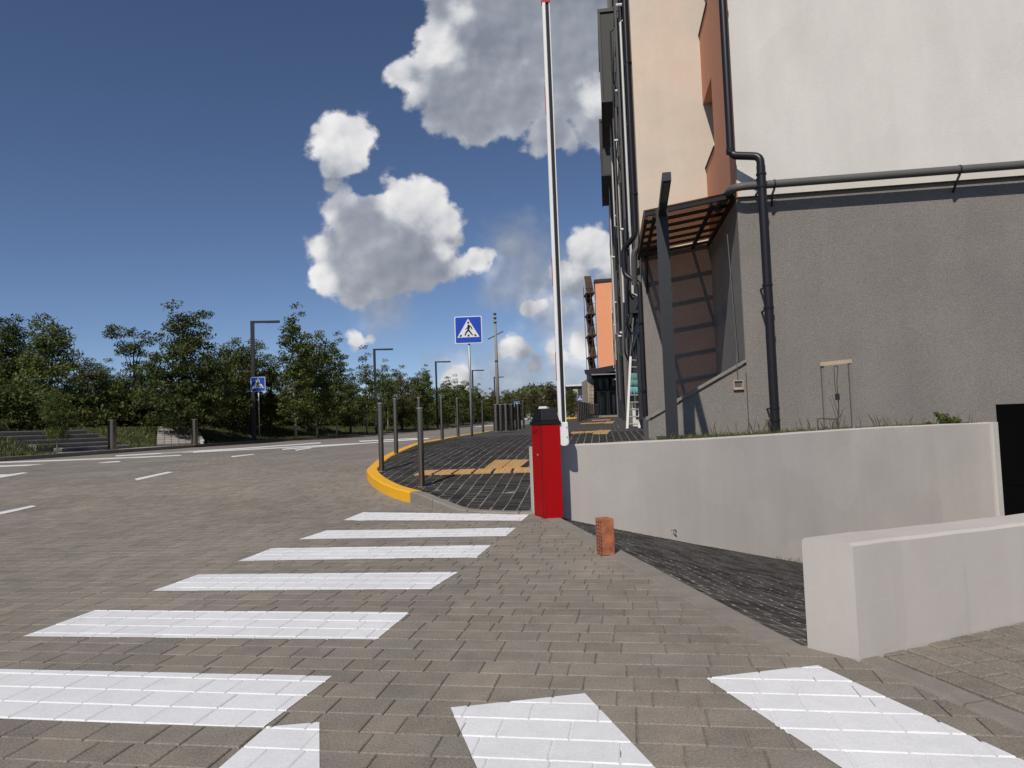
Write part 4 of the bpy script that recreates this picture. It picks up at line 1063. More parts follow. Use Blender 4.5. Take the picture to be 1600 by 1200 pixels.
# ------------------------------------------------------------ lamp by the building
def lamp(name, base, hgt, arm_dir, arm_len, wd, label, group=None):
    t = thing(name, base, label, 'street lamp', group); b = Vector(base)
    a = Vector(arm_dir).normalized(); s_ = Vector((-a.y, a.x, 0))
    mb = MB(); mb.box(b - a * wd / 2 - s_ * wd / 2, a * wd, s_ * wd, Z * hgt); mb.build('post', m_dkmetal, t)
    mb = MB(); aw_ = wd * .64; mb.box(b + a * (wd / 2 + .001) - s_ * aw_ / 2 + Z * (hgt - aw_), a * arm_len, s_ * aw_, Z * aw_); ar = mb.build('arm', m_dkmetal, t)
    mb = MB(); mb.box(b + a * (wd / 2 + arm_len * .45) - s_ * aw_ * .35 + Z * (hgt - aw_ - .012), a * arm_len * .5, s_ * aw_ * .7, Z * .011); mb.build('light_panel', m_pipe_gr, ar)
    mb = MB(); mb.box(b - a * wd * .9 - s_ * wd * .9, a * wd * 1.8, s_ * wd * 1.8, Z * .02); mb.build('base_plate', m_dkmetal, t)
    return t
pb = at(1051, 686, 9.6)
lamp('street_lamp', (pb.x, pb.y, .60), 3.78 - .60, (-.17, -1, 0), 1.45, .155, 'thick dark square lamp post standing close in front of the stair canopy')
lamp_spots = [(397, 34.0), (588, 48.5), (684, 61), (741, 76), (775, 94)]
lab = ['tallest dark angular street lamp, behind the small blue sign on the left', 'dark angular street lamp second from the left along the trees', 'third dark angular street lamp from the left, beside the thin young trees',
       'fourth dark angular street lamp from the left, just behind the big sign pole', 'farthest dark angular street lamp, beside the concrete pole']
for (px, y), lb in zip(lamp_spots, lab):
    p = at(px, 670, y); lamp('street_lamp', (p.x, p.y, h(p.x, p.y) + .1), 5.75, (1, .12, 0), 1.2, .16, lb, 'street lamps along the far side of the road')

# ------------------------------------------------------------ bollards
def bollard(loc, r, hh, label, group, name='bollard'):
    t = thing(name, loc, label, 'bollard', group); b = Vector(loc)
    mb = MB(); mb.tube([b + Z * 0, b + Z * (hh - .012)], r, 20); o = mb.build('tube', m_steel, t, smooth=True); smooth_by_angle(o, 40)
    mb = MB(); mb.tube([b + Z * (hh - .0118), b + Z * (hh - .004), b + Z * hh], [r * 1.03, r * 1.03, r * .85], 20); o = mb.build('cap', m_galv, t, smooth=True); smooth_by_angle(o, 40)
    mb = MB(); mb.tube([b, b + Z * .006], r * 1.5, 20); mb.build('base_plate', m_galv, t)
    return t
bl_spots = [(657, 9.0, 765), (595, 10.4, 735), (618.5, 12.8, 706), (691, 16.6, 684), (716, 18.3, 679.5), (755, 22.7, 675), (656, 14.6, None), (819, 25, None)]
bl_lab = ['nearest steel bollard at the grey end of the yellow kerb', 'steel bollard inside the tip of the yellow kerb, leftmost', 'steel bollard behind the leftmost one on the yellow kerb', 'slim steel bollard just left of centre, fifth along the yellow kerb',
          'steel bollard standing left of the big pedestrian sign pole', 'steel bollard right of the big pedestrian sign pole', 'steel bollard whose lower half hides behind the nearest bollard', 'thin steel bollard right of the thick cylinders']
b0_ = None
for (px, y, _), lb in zip(bl_spots, bl_lab):
    p = at(px, 680, y); loc = (p.x, p.y, hw(p.x, p.y))
    if b0_ is None: b0_ = bollard(loc, .0375, 1.0, lb, 'slim steel bollards along the yellow kerb')
    else: copy_tree(b0_, loc, lb)
order = ['first, nearest', 'second', 'third', 'fourth', 'fifth', 'sixth', 'seventh', 'eighth', 'ninth', 'tenth', 'eleventh', 'farthest']
r0_ = None
for k in range(12):
    t = k / 11; y = 32 + 22 * t; px = 905 + 30 * t
    p = at(px, 660, y); loc = (p.x, p.y, hw(p.x, p.y))
    lb = order[k] + ' dark bollard of the dense row leading to the glass entrance'
    if r0_ is None: r0_ = bollard(loc, .05, 1.0, lb, 'dark bollards in a row towards the glass entrance')
    else: copy_tree(r0_, loc, lb)
c0_ = None
cl = ['leftmost thick steel cylinder of the cluster behind the dark pavement', 'second thick steel cylinder from the left in the cluster', 'middle thick steel cylinder of the cluster', 'fourth thick steel cylinder of the cluster, second from the right', 'rightmost thick steel cylinder of the cluster']
for k, (px, y) in enumerate(((776, 23.0), (784, 23.6), (791.5, 23.2), (800, 23.8), (810, 24.0))):
    p = at(px, 670, y); loc = (p.x, p.y, hw(p.x, p.y))
    if c0_ is None: c0_ = bollard(loc, .10, .88, cl[k], 'thick steel cylinders in a cluster', 'thick_bollard')
    else: copy_tree(c0_, loc, cl[k])
for px, y, lb in ((175, 24.6, 'thick steel cylinder in front of the wide steps across the road'), (304, 28.6, 'thick steel cylinder beside the pale paved ramp across the road')):
    p = at(px, 690, y); loc = (p.x, p.y, .52)
    t = bollard(loc, .135, 1.02, lb, 'thick steel cylinders across the road', 'thick_bollard')

# ------------------------------------------------------------ pedestrian crossing signs
def sign(px, y, top_px, size, zbase, label, yaw=0.0, tilt=0.0, polew=.03):
    g = at(px, 670, y); zt = at(px, top_px, y).z
    t = thing('crossing_sign', (g.x, g.y, zbase), label, 'road sign', 'blue pedestrian crossing signs')
    c = Vector((g.x, g.y, zt - size / 2)); X = Vector((math.cos(yaw), math.sin(yaw), 0)); Y = Vector((-X.y, X.x, 0)); U = (Z + X * tilt).normalized(); X2 = (X - U * X.dot(U)).normalized()
    def q(pts, off, th, name, m, par):
        mb = MB(); mb.prism([c + X2 * (a * size) + U * (b * size) - Y * off for a, b in pts], -Y * th); return mb.build(name, m, par)
    def rr(s_, r_):
        out = []
        for (sx_, sy_, a0_) in ((1, 1, 0), (-1, 1, 90), (-1, -1, 180), (1, -1, 270)):
            for k in range(4):
                a_ = R(a0_ + 30 * k); out.append((sx_ * (s_ - r_) + r_ * math.cos(a_), sy_ * (s_ - r_) + r_ * math.sin(a_)))
        return out
    mb = MB(); mb.tube([(g.x, g.y + .05, zbase), (g.x, g.y + .05, zt - .1 * size)], polew, 12); mb.build('pole', m_galv, t, smooth=True)
    pl = q(rr(.5, .05), 0, .012, 'plate', m_signw, t)
    q(rr(.5, .05), -.03, .028, 'back_box', m_dkmetal, pl)
    q(rr(.468, .04), .0125, .002, 'blue_field', m_blue, pl)
    q([(-.41, -.27), (.40, -.27), (0, .41)], .0148, .0015, 'white_triangle', m_signw, pl)
    K = []
    def line(pts, wds, nm='figure'):
        mb = MB()
        for (a, b), (wa, wb) in zip(zip(pts, pts[1:]), zip(wds, wds[1:])):
            d = Vector((b[0] - a[0], b[1] - a[1])); n_ = Vector((-d.y, d.x)).normalized()
            poly = [(a[0] + n_.x * wa, a[1] + n_.y * wa), (b[0] + n_.x * wb, b[1] + n_.y * wb), (b[0] - n_.x * wb, b[1] - n_.y * wb), (a[0] - n_.x * wa, a[1] - n_.y * wa)]
            mb.prism([c + X2 * (u_ * size) + U * (v_ * size) - Y * .0165 for u_, v_ in poly], -Y * .0012)
        return mb
    m1 = line([(0.0, .19), (.02, .12), (0.0, -.01)], [.035, .045, .035])
    for l_ in (line([(0.0, 0), (-.08, -.09), (-.13, -.205)], [.03, .03, .022]), line([(.0, -.0), (.06, -.08), (.15, -.205)], [.03, .027, .022]),
               line([(.03, .16), (.115, .09), (.135, 0)], [.022, .02, .016]), line([(.0, .12), (-.05, .06), (-.11, .02)], [.02, .018, .014])):
        m1.add(l_.v, l_.f)
    hd = [(.005 + .042 * math.cos(R(a_)), .262 + .042 * math.sin(R(a_))) for a_ in range(0, 360, 30)]
    m1.prism([c + X2 * (u_ * size) + U * (v_ * size) - Y * .0165 for u_, v_ in hd], -Y * .0012)
    m1.build('walking_figure', m_signk, pl)
    for a_ in ((-.30, -.245), (0.0, -.245), (.26, -.245)):
        s_ = -.03 if a_[0] < -.1 else (.03 if a_[0] > .1 else 0)
        q([(a_[0] - .04, a_[1]), (a_[0] + .04, a_[1]), (a_[0] + .035 - s_, a_[1] + .075), (a_[0] - .025 - s_, a_[1] + .075)], .0165, .0012, 'stripe_mark', m_signk, pl)
    return t
sign(737, 18.0, 494, .70, hw(-1.2, 18.0), 'largest blue pedestrian crossing sign on a tall grey pole beside the pavement', yaw=-.03, tilt=-.0)
sign(404.5, 33.2, 589, .68, .55, 'blue pedestrian crossing sign across the road in front of the first lamp')
sign(809, 62, 627.5, .46, 1.0, 'tiny far pedestrian crossing sign above the thick cylinders')
sign(908, 58, 618.5, .44, 1.0, 'tiny far pedestrian crossing sign left of the glass entrance', polew=.03)

# ------------------------------------------------------------ ladder with cloths
A0, A1 = at(979.5, 664, 19.2), at(998.5, 664, 19.4)
zl = hw(A0.x, A0.y); A0.z = A1.z = zl
top0, top1 = at(985.0, 557, 19.9), at(1001.5, 557.5, 20.1)
lad = thing('ladder', tuple((A0 + A1) / 2), 'white aluminium ladder leaning on the dark side of the building', 'ladder')
for a, b in ((A0, top0), (A1, top1)):
    mb = MB(); d = b - a; mb.prism([a + Vector((-.03, -.03, 0)), a + Vector((.03, -.03, 0)), a + Vector((.03, .03, 0)), a + Vector((-.03, .03, 0))], d); mb.build('stile', m_alu, lad)
for k in range(10):
    t = .055 + k * .099; a, b = A0.lerp(top0, t), A1.lerp(top1, t)
    mb = MB(); mb.tube([a + Vector((.023, 0, 0)), b - Vector((.023, 0, 0))], .017, 8); mb.build('rung', m_alu, lad)
for k, (t, m_, lb, hh) in enumerate(((.75, m_cloth, 'grey-teal cloth draped over an upper rung of the ladder', .21), (.655, m_cloth, 'green cloth draped on the middle of the three used ladder rungs', .16), (.555, m_cloth2, 'light blue cloth draped on the lowest used rung of the ladder', .18))):
    a, b = A0.lerp(top0, t), A1.lerp(top1, t); mb = MB(); n = 12; vs_ = []
    for j in range(5):
        for i in range(n + 1):
            p = a.lerp(b, .08 + .84 * i / n); w_ = math.sin(i * 1.7 + k) * .018
            if j < 3: q = p + Vector((0, -.03 - .012 * (2 - j) + w_ * (2 - j) * .5, -hh * (2 - j) / 2 * (1 + .12 * math.sin(i * .9 + k)) + (.022 if j == 2 else 0)))
            else: q = p + Vector((0, .025 + w_ * .3, .018 - (j - 3) * .1))
            vs_.append(q)
    fs_ = [(j * (n + 1) + i, j * (n + 1) + i + 1, (j + 1) * (n + 1) + i + 1, (j + 1) * (n + 1) + i) for j in range(4) for i in range(n)]
    mb.add(vs_, fs_); o = mb.build('cloth', m_, smooth=True); so = o.modifiers.new('thickness', 'SOLIDIFY'); so.thickness = .006
    tag(o, lb, 'cloth', 'cloths on the ladder')
# small things on the pavement
def blocky(px, py, y, sx_, sy_, sz_, m, name, label, cat):
    g = at(px, py, y); mb = MB(); mb.cbox((g.x, g.y, hw(g.x, g.y) + sz_ / 2), sx_, sy_, sz_); o = mb.build(name, m, bevel=.012)
    bm = bmesh.new(); bm.from_mesh(o.data); bmesh.ops.subdivide_edges(bm, edges=bm.edges[:], cuts=2, use_grid_fill=True)
    for v_ in bm.verts: v_.co += Vector(mnoise.noise_vector(v_.co * 9)) * .01
    bm.to_mesh(o.data); bm.free(); return tag(o, label, cat)
blocky(966, 664, 20.0, .10, .10, .11, m_farwalk, 'paving_block', 'loose dark paving block left standing on the pavement before the ladder', 'paving block')
g_ = B(-1.44, -.35, .57); mb = MB(); mb.cbox(tuple(g_), .14, .12, .14); tag(mb.build('stone_block', m_kerb, bevel=.012), 'small pale concrete block at the foot of the sloping stair parapet', 'block')

# ------------------------------------------------------------ orange building and glass entrance behind
og = thing('orange_building', tuple(at(948, 650, 74)), 'tall orange rendered block with a rusty fire stair, far end of the pavement', 'building')
def px_box(mb, x0, x1, yt, yb, y, dep):
    a, b = at(x0, yb, y), at(x1, yb, y); zt = at((x0 + x1) / 2, yt, y).z; zb = at((x0 + x1) / 2, yb, y).z
    a.z = b.z = zb; return mb.box(a, b - a, Vector((0, dep, 0)), Z * (zt - zb))
oy = 74.0
a, b = at(938.5, 648, oy), at(975, 648, oy - .5); zt = at(935, 441, oy).z
mb = MB(); a.z = b.z = .8; mb.box(a, b - a, Vector((1.9, 14, 0)), Z * (zt - .8)); mb.build('wall', m_orange2, og)
mb = MB(); mb.box(a + Z * (zt - .8 + .003) - Vector((.15, .15, 0)), (b - a) + Vector((.3, 0, 0)), Vector((1.9, 14.3, 0)), Z * .28); mb.build('roof', m_dkmetal, og)
for k in range(5):                                            # open fire stair on its left flank
    zk = 5.2 + k * 2.25; x_ = a.x - 1.0
    if zk + 1 > zt: break
    mb = MB(); mb.box((x_, oy + .1, zk), (.93, 0, 0), (0, 2.4, 0), (0, 0, .10)); mb.build('landing', m_brownframe, og)
    mb = MB(); mb.prism([(x_ + .12, oy + .15, zk + .1), (x_ + .86, oy + .15, zk + .1), (x_ + .86, oy + 2.2, zk + 2.2), (x_ + .12, oy + 2.2, zk + 2.2)], (0, 0, .07)); mb.build('stair_flight', m_brownframe, og)
for xx, yy_ in ((-1.0, .1), (-.55, .1), (-.08, .1), (-1.0, 2.4)):
    mb = MB(); mb.box((a.x + xx, oy + yy_, 4.0), (.06, 0, 0), (0, .06, 0), (0, 0, zt - 4.0)); mb.build('stair_post', m_brownframe, og)
for k in range(20):
    zk = 5.4 + k * .55
    if zk > zt: break
    mb = MB(); mb.box((a.x - 1.0, oy + .06, zk), (.5 if k % 2 else .95, 0, 0), (0, .04, 0), (0, 0, .035)); mb.build('stair_rail', m_brownframe, og)
# entrance block
en = thing('entrance_pavilion', tuple(at(946, 648, 60)), 'glass entrance with slanted dark roof and beige stone side, under the orange block', 'building')
ey = 60.0
fr = MB()
xs_ = [928.5, 935.5, 953.0, 964.5]; yt_, ym_, yb_ = 589.5, 610, 648.5
for x_ in xs_: px_box(fr, x_ - .5, x_ + .5, yt_, yb_, ey, .12)
for y_ in (yt_, ym_, yb_): 
    a_, b_ = at(928.5, y_, ey), at(965, y_ - 0.0, ey); fr.box(Vector((a_.x, ey - .012, b_.z - .05)), Vector((b_.x - a_.x, 0, 0)), Vector((0, .1, 0)), Z * .09)
for x_ in (938.6, 950.0): px_box(fr, x_ - .5, x_ + .5, ym_ + 2, yb_, ey - .02, .05)
frm = fr.build('frame', m_dkmetal, en)
for i in range(3):
    for (u0_, u1_) in ((yt_, ym_), (ym_, yb_)):
        mb = MB(); px_box(mb, xs_[i] + .5, xs_[i + 1] - .5, u0_ + .7, u1_ - .7, ey + .05, .02); mb.build('pane', m_entglass, en)
mb = MB(); px_box(mb, 927, 966, 578, 650, ey + .5, 4.0); mb.build('inner_volume', m_dkmetal, en)
mb = MB(); px_box(mb, 920, 928, 592, 646, ey - .3, 5.0); st = mb.build('stone_side', m_sandstone, en)
for k in range(9):
    for j in range(2):
        mb = MB(); px_box(mb, 920.2 + 4 * j, 923.8 + 4 * j, 593 + k * 6, 598.4 + k * 6, ey - .34 - .03 * rs.random(), .03); mb.build('stone', m_sandstone, st)
mb = MB(); px_box(mb, 965.5, 968.5, 588, 648, ey - .1, 3.0); mb.build('side_pier', m_sandstone, en)
rf = MB(); pts = [at(914, 579, ey - 1.2), at(922, 572, ey - 1.2), at(964, 568.5, ey - 1.2), at(964, 583, ey - 1.2), at(922, 585, ey - 1.2)]
for p in pts: p.y = ey - 1.2
rf.prism([at(912.5, 578, ey - 1.2), at(924, 577, ey - 1.2), at(966, 569, ey - 1.2), at(966, 579, ey - 1.2), at(925, 587, ey - 1.2), at(918, 583, ey - 1.2)], Vector((.6, 5, 0))); rf.build('roof', m_dkmetal, en)
mb = MB(); px_box(mb, 924, 966, 583.8, 585.4, ey - 1.25, .06); mb.build('gutter', m_galv, en)
mb = MB(); px_box(mb, 926, 968, 648.8, 651, ey - .6, .6); mb.build('threshold', m_kerb, en)

# far buildings and road end left of the entrance
fb = thing('far_block', tuple(at(905, 640, 150)), 'distant white flat-roofed block just above the small far sign', 'building')
mb = MB(); px_box(mb, 884, 922, 600.5, 603.2, 149, 10); mb.build('roof_slab', m_white, fb)
mb = MB(); px_box(mb, 890, 921, 603.4, 640, 150, 9); mb.build('wall', m_facade, fb)
mb = MB(); px_box(mb, 909.5, 911, 603.4, 612, 149.3, .4); mb.build('column', m_white, fb)
mb = MB(); px_box(mb, 896, 903.5, 608, 625, 149.2, .7); mb.build('stair_block', m_greenhouse, fb)
fh = thing('far_house', tuple(at(912, 640, 110)), 'distant pink house with steep dark roof behind the small far sign', 'house')
mb = MB(); px_box(mb, 905, 921, 619, 652, 110, 8); mb.build('wall', m_pink, fh)
mb = MB(); px_box(mb, 912, 915, 628, 636, 109.9, .08); mb.build('window', m_white, fh)
mb = MB(); mb.prism([at(902.5, 619.5, 109.5), at(923, 619, 109.5), at(919, 609, 113), at(904.5, 609, 113)], Vector((0, .2, .15))); mb.prism([at(904.5, 609, 113), at(919, 609, 113), at(923, 619, 118), at(902.5, 619.5, 118)], Vector((0, .2, .15))); mb.build('roof', m_roof, fh)
# yellow far kerb with wall
mb = MB(); px_box(mb, 884, 901, 652.2, 656.3, 56, .5); tag(mb.build('far_kerb', m_yellow), 'short bright yellow far kerb seen right of the barrier arm', 'kerb')
# a white van roof beyond the barrier hood
vn = thing('parked_van', tuple(at(847, 650, 70)), 'white parked van, its roof just showing above the barrier hood', 'van')
mb = MB(); v0_ = at(841, 652, 70); v1_ = at(856, 652, 70)
zt_, zb_ = at(848, 635, 70).z, h(v0_.x, 70) + .25
mb.prism([(v0_.x, 70, zb_), (v1_.x, 70, zb_), (v1_.x, 70, zt_ - .25), (v1_.x - .1, 70, zt_), (v0_.x + .12, 70, zt_), (v0_.x, 70, zt_ - .3)], (0.5, 4.4, 0)); mb.build('body', m_white, vn, bevel=.03)
mb = MB(); mb.prism([(v0_.x + .1, 69.98, zt_ - .75), (v1_.x - .1, 69.98, zt_ - .75), (v1_.x - .14, 69.98, zt_ - .3), (v0_.x + .16, 69.98, zt_ - .3)], (0, .015, 0)); mb.build('rear_window', m_glassdk, vn)
for dx in (.02, v1_.x - v0_.x - .16):
    for dy in (.7, 3.4):
        mb = MB(); mb.tube([(v0_.x + dx, 70 + dy, zb_ + .05), (v0_.x + dx + .16, 70 + dy, zb_ + .05)], .3, 14); mb.build('wheel', m_rubber, vn)

# ------------------------------------------------------------ concrete utility pole
up = at(779, 655, 82); zt = at(771, 490, 82).z
pole = thing('utility_pole', (up.x, up.y, 1.1), 'tall tapering concrete utility pole right of the big blue sign', 'utility pole')
mb = MB(); mb.tube([(up.x, up.y, 1.0), (up.x, up.y, zt)], [.24, .13], 10); mb.build('shaft', m_concrete_pole, pole, smooth=True)
for zz, L_, dz_ in ((at(773, 524, 82).z, .9, .45),):
    mb = MB(); mb.tube([(up.x - L_, up.y - .2, zz - dz_), (up.x + L_, up.y + .1, zz + dz_)], .055, 6); mb.build('cross_arm', m_dkmetal, pole)
for zz in (zt - .1, zt - .6, zt - 1.1, at(777, 565, 82).z):
    mb = MB(); mb.box((up.x - .2, up.y - .22, zz), (.4, 0, 0), (0, .08, 0), (0, 0, .12)); mb.build('bracket', m_dkmetal, pole)

# ------------------------------------------------------------ tree stake frame in the bed
m_stake = mat('weathered_grey_timber', (0.20, 0.165, 0.14), 0.9, 0.2, 8.0, stretch=(1, 1, 0.2))
S0, S1 = at(1290, 668, 9.55), at(1333.5, 670, 9.45)
for p in (S0, S1): p.z = .60
zt0, zt1 = at(1288, 570, 9.55).z, at(1333, 565, 9.45).z
stf = thing('tree_stake_frame', tuple((S0 + S1) / 2), 'raw wooden stake frame with a cross batten around a dried sapling in the bed', 'stake frame')
for p, zt in ((S0, zt0), (S1, zt1)):
    mb = MB(); mb.prism([p + Vector(q) for q in ((-.017, -.018, 0), (.017, -.018, 0), (.017, .018, 0), (-.017, .018, 0))], Z * (zt - .6)); mb.build('stake', m_stake, stf, bevel=.002)
mb = MB(); a, b = Vector((S0.x - .035, S0.y - .035, zt0 - .02)), Vector((S1.x + .02, S1.y - .035, zt1 - .02)); mb.prism([a, b, b + Z * .052, a + Z * .052], (0, .016, 0)); mb.build('batten', m_wood, stf, bevel=.002)
sp = thing('dried_sapling', tuple(at(1310, 670, 9.5)), 'dried bare sapling tied inside the wooden stake frame', 'sapling')
q0 = at(1310, 671, 9.5); q0.z = .6; q1 = at(1308, 572, 9.5)
def wob(a, b, n, amp, sd):
    r_ = random.Random(sd); return [a.lerp(b, i / n) + Vector((r_.uniform(-amp, amp), r_.uniform(-amp, amp), 0)) * (0 if i in (0,) else 1) for i in range(n + 1)]
mb = MB(); mb.tube(wob(q0, q1, 9, .010, 4), [.011 - .0007 * i for i in range(10)], 6); mb.build('stem', m_bark, sp)
for px_, py_, f_ in ((1296, 620, .18), (1300, 616, .30), (1320, 637, .25), (1303, 640, .1), (1317, 640, .12)):
    mb = MB(); s_ = q0.lerp(q1, f_); e_ = at(px_, py_, 9.5); mb.tube(wob(s_, e_, 4, .004, int(px_)), [.006, .005, .004, .003, .002], 5); mb.build('twig', m_bark, sp)
mb = MB(); tb = at(1308.5, 620, 9.48); mb.cbox((tb.x, tb.y - .0, tb.z), .045, .035, .085); mb.build('tie_band', m_dkmetal, sp)
mb = MB(); mb.tube(rounded([at(1303, 574, 9.5), at(1304.5, 600, 9.5), at(1307, 618, 9.5)], .05), .004, 5); mb.tube(rounded([at(1303, 574, 9.5), at(1306, 571, 9.5), at(1309, 574, 9.5)], .02), .004, 5); mb.build('tie_cord', m_dkmetal, sp)
mb = MB(); w0, w1, w2 = at(1278, 672, 9.4), at(1278, 654, 9.4), at(1309, 655, 9.45); w0.z = .6; mb.tube([w0, w1, w2], .006, 6); tag(mb.build('bent_rod', m_dkmetal), 'thin dark bent metal rod sticking up in the bed left of the sapling', 'metal rod')
# ------------------------------------------------------------ far side of the road: verge, steps, ramp
kin = offset_line(KLs, 0.0)
kl_path = [p for p in KLs if p.y > 10 and p.y < 115]
stones(kl_path, 0.18, lambda p: .12, 'kerb_stone', farroad, m_kerb, 2.0, 1, lambda x, y: h(x, y))
def kx(y): 
    return float(np.interp(y, [p.y for p in KLs], [p.x for p in KLs]))
ks = Vector((kx(30) - kx(20), 10, 0)).normalized(); kn = Vector((-ks.y, ks.x, 0))
RAMPQ = [p2(at(240, 694.5, 27.0)), p2(at(314, 692.0, 28.6)), p2(at(300, 665.5, 31.8)), p2(at(243, 666, 30.3))]
def verge_z(x, y):
    d = kx(y) - x
    rise = .72 if y < 34 else (.72 if y > 200 else max(.72 - .55 * (y - 34) / 30, .15))
    t = min(max((d - .7) / 2.1, 0), 1); t = t * t * (3 - 2 * t)
    lp_ = Vector((x, y, 0)) - Vector((kx(20), 20, 0)); s_ = lp_.dot(ks); d_ = lp_.dot(kn)
    if (-.2 < s_ < 6.05 and .75 + max(0, (2.3 - s_)) * .62 < d_ < 2.9 and s_ > 3.2 - (d_ - .95) * 1.72) or poly_in((x, y), RAMPQ) or (2.0 < s_ < 9.3 and .1 < d_ < 1.0): return .30
    bump = .05 * mnoise.noise(Vector((x * .9, y * .9, 0))) if d > .3 else 0
    z_ = h(kx(y), y) + .11 + t * rise + bump
    if -3 < s_ < 3.3 and .85 < d_ < 3.2 and s_ > -.5 - (d_ - .95) * 1.72: z_ = max(z_, .66 + (d_ - .95) * .43 + bump)
    return z_
vpoly = [p2(p) for p in offset_line(kl_path, .17)] 
vpoly = vpoly + [(-70, 112), (-70, 10)]
verge = drape(vpoly, verge_z, .35, 'verge', m_grass_soil, kind='structure')

# frame of the steps: along the kerb and away from the road
ks = Vector((kx(30) - kx(20), 10, 0)).normalized(); kn = Vector((-ks.y, ks.x, 0))
def K(s, d, z): 
    base = Vector((kx(20), 20, 0)); return base + ks * s + kn * d + Z * z
ss = thing('garden_steps', tuple(K(4, 1.2, .5)), 'wide low grey concrete steps rising from the far kerb, behind the left cylinder', 'steps')
sz0 = .50; m_tread = mat('pale_concrete_sunlit_tread', (0.45, 0.44, 0.42), 0.85, 0.1, 3.0)  # treads paler than the risers: sunlight from above put into their colour
for k in range(5):
    s0_, s1_ = 3.0 - .62 * k, 6.15 - .10 * k; d0_ = .95 + k * .36
    mb = MB(); mb.box(K(s0_, d0_, sz0 - .1), ks * (s1_ - s0_), kn * (.36 if k < 4 else .9), Z * (.15 * (k + 1) + .1)); st_ = mb.build('step', m_step, ss, bevel=.008)
    mb = MB(); mb.box(K(s0_ + .002, d0_ - .015, sz0 + .15 * (k + 1) - .03), ks * (s1_ - s0_ - .004), kn * .30, Z * .034); mb.build('tread_slab', m_tread, st_)
pr = drape([p2(K(2.0, .19, 0)), p2(K(9.3, .19, 0)), p2(K(9.3, 1.1, 0)), p2(K(2.0, 1.1, 0))], lambda x, y: sz0 + .015, 2, 'footpath', m_tread, kind='structure')
rm = thing('paved_ramp', tuple(K(8, 1.0, .5)), 'pale paved access ramp rising beside the steps, right of them', 'ramp')
m_rampslab = mat('pale_ramp_paver', (0.36, 0.33, 0.295), 0.85, 0.1, 4.0, island=0.1)
q = [at(245, 694.5, 27.6), at(312, 692.0, 29.2), at(299, 665.5, 32.2), at(246, 666, 30.6)]
mb = MB(); mb.prism([p - Z * .5 for p in q], Z * .48); mb.build('bed', m_joint, rm)
for i in range(6):
    for j in range(9):
        f0, f1, g0, g1 = i / 6 + .006, (i + 1) / 6 - .006, j / 9 + .006, (j + 1) / 9 - .006
        def qq(f_, g_): return q[0] + (q[1] - q[0]) * f_ + (q[3] - q[0]) * g_
        mb = MB(); mb.prism([qq(f0, g0) - Z * .02, qq(f1, g0) - Z * .02, qq(f1, g1) - Z * .02, qq(f0, g1) - Z * .02], Z * .03); mb.build('paver', m_rampslab, rm)
mb = MB(); mb.prism([q[1] - Z * .2 + Vector((.03, 0, 0)), q[1] - Z * .2 + Vector((.2, 0, 0)), q[2] - Z * .2 + Vector((.2, 0, 0)), q[2] - Z * .2 + Vector((.03, 0, 0))], Z * .27); mb.build('side_kerb', m_tread, rm)

# ------------------------------------------------------------ foliage builders
def leaf_cloud(centres, rng, per, spread, size, flat=0.6):
    """arrays of small two-triangle leaves scattered round clump centres"""
    c = np.repeat(np.array(centres), per, axis=0); n = len(c)
    off = rng.normal(0, 1, (n, 3)); off /= np.linalg.norm(off, axis=1)[:, None] + 1e-6
    off *= (rng.random((n, 1)) ** 0.45) * spread * np.array([1, 1, flat])
    p = c + off
    a = rng.normal(0, 1, (n, 3)); a /= np.linalg.norm(a, axis=1)[:, None]
    up = np.array([0, 0, 1.0]) + rng.normal(0, .55, (n, 3)); b = np.cross(a, up); b /= np.linalg.norm(b, axis=1)[:, None] + 1e-6
    s = size * rng.uniform(.6, 1.25, (n, 1))
    a = a * s; b = b * s * .55
    V = np.stack([p - a * .5, p + b * .5 - a * .05, p + a * .6, p - b * .5 - a * .05], axis=1).reshape(-1, 3)
    return V
def np_mesh(name, V, m, extra=None):
    n = len(V) // 4
    me = bpy.data.meshes.new(name)
    me.vertices.add(len(V)); me.vertices.foreach_set('co', V.astype(np.float32).ravel())
    me.loops.add(len(V)); me.loops.foreach_set('vertex_index', np.arange(len(V), dtype=np.int32))
    me.polygons.add(n); me.polygons.foreach_set('loop_start', np.arange(0, len(V), 4, dtype=np.int32)); me.polygons.foreach_set('loop_total', np.full(n, 4, dtype=np.int32))
    me.materials.append(m); me.update(calc_edges=True); me.validate(); return me
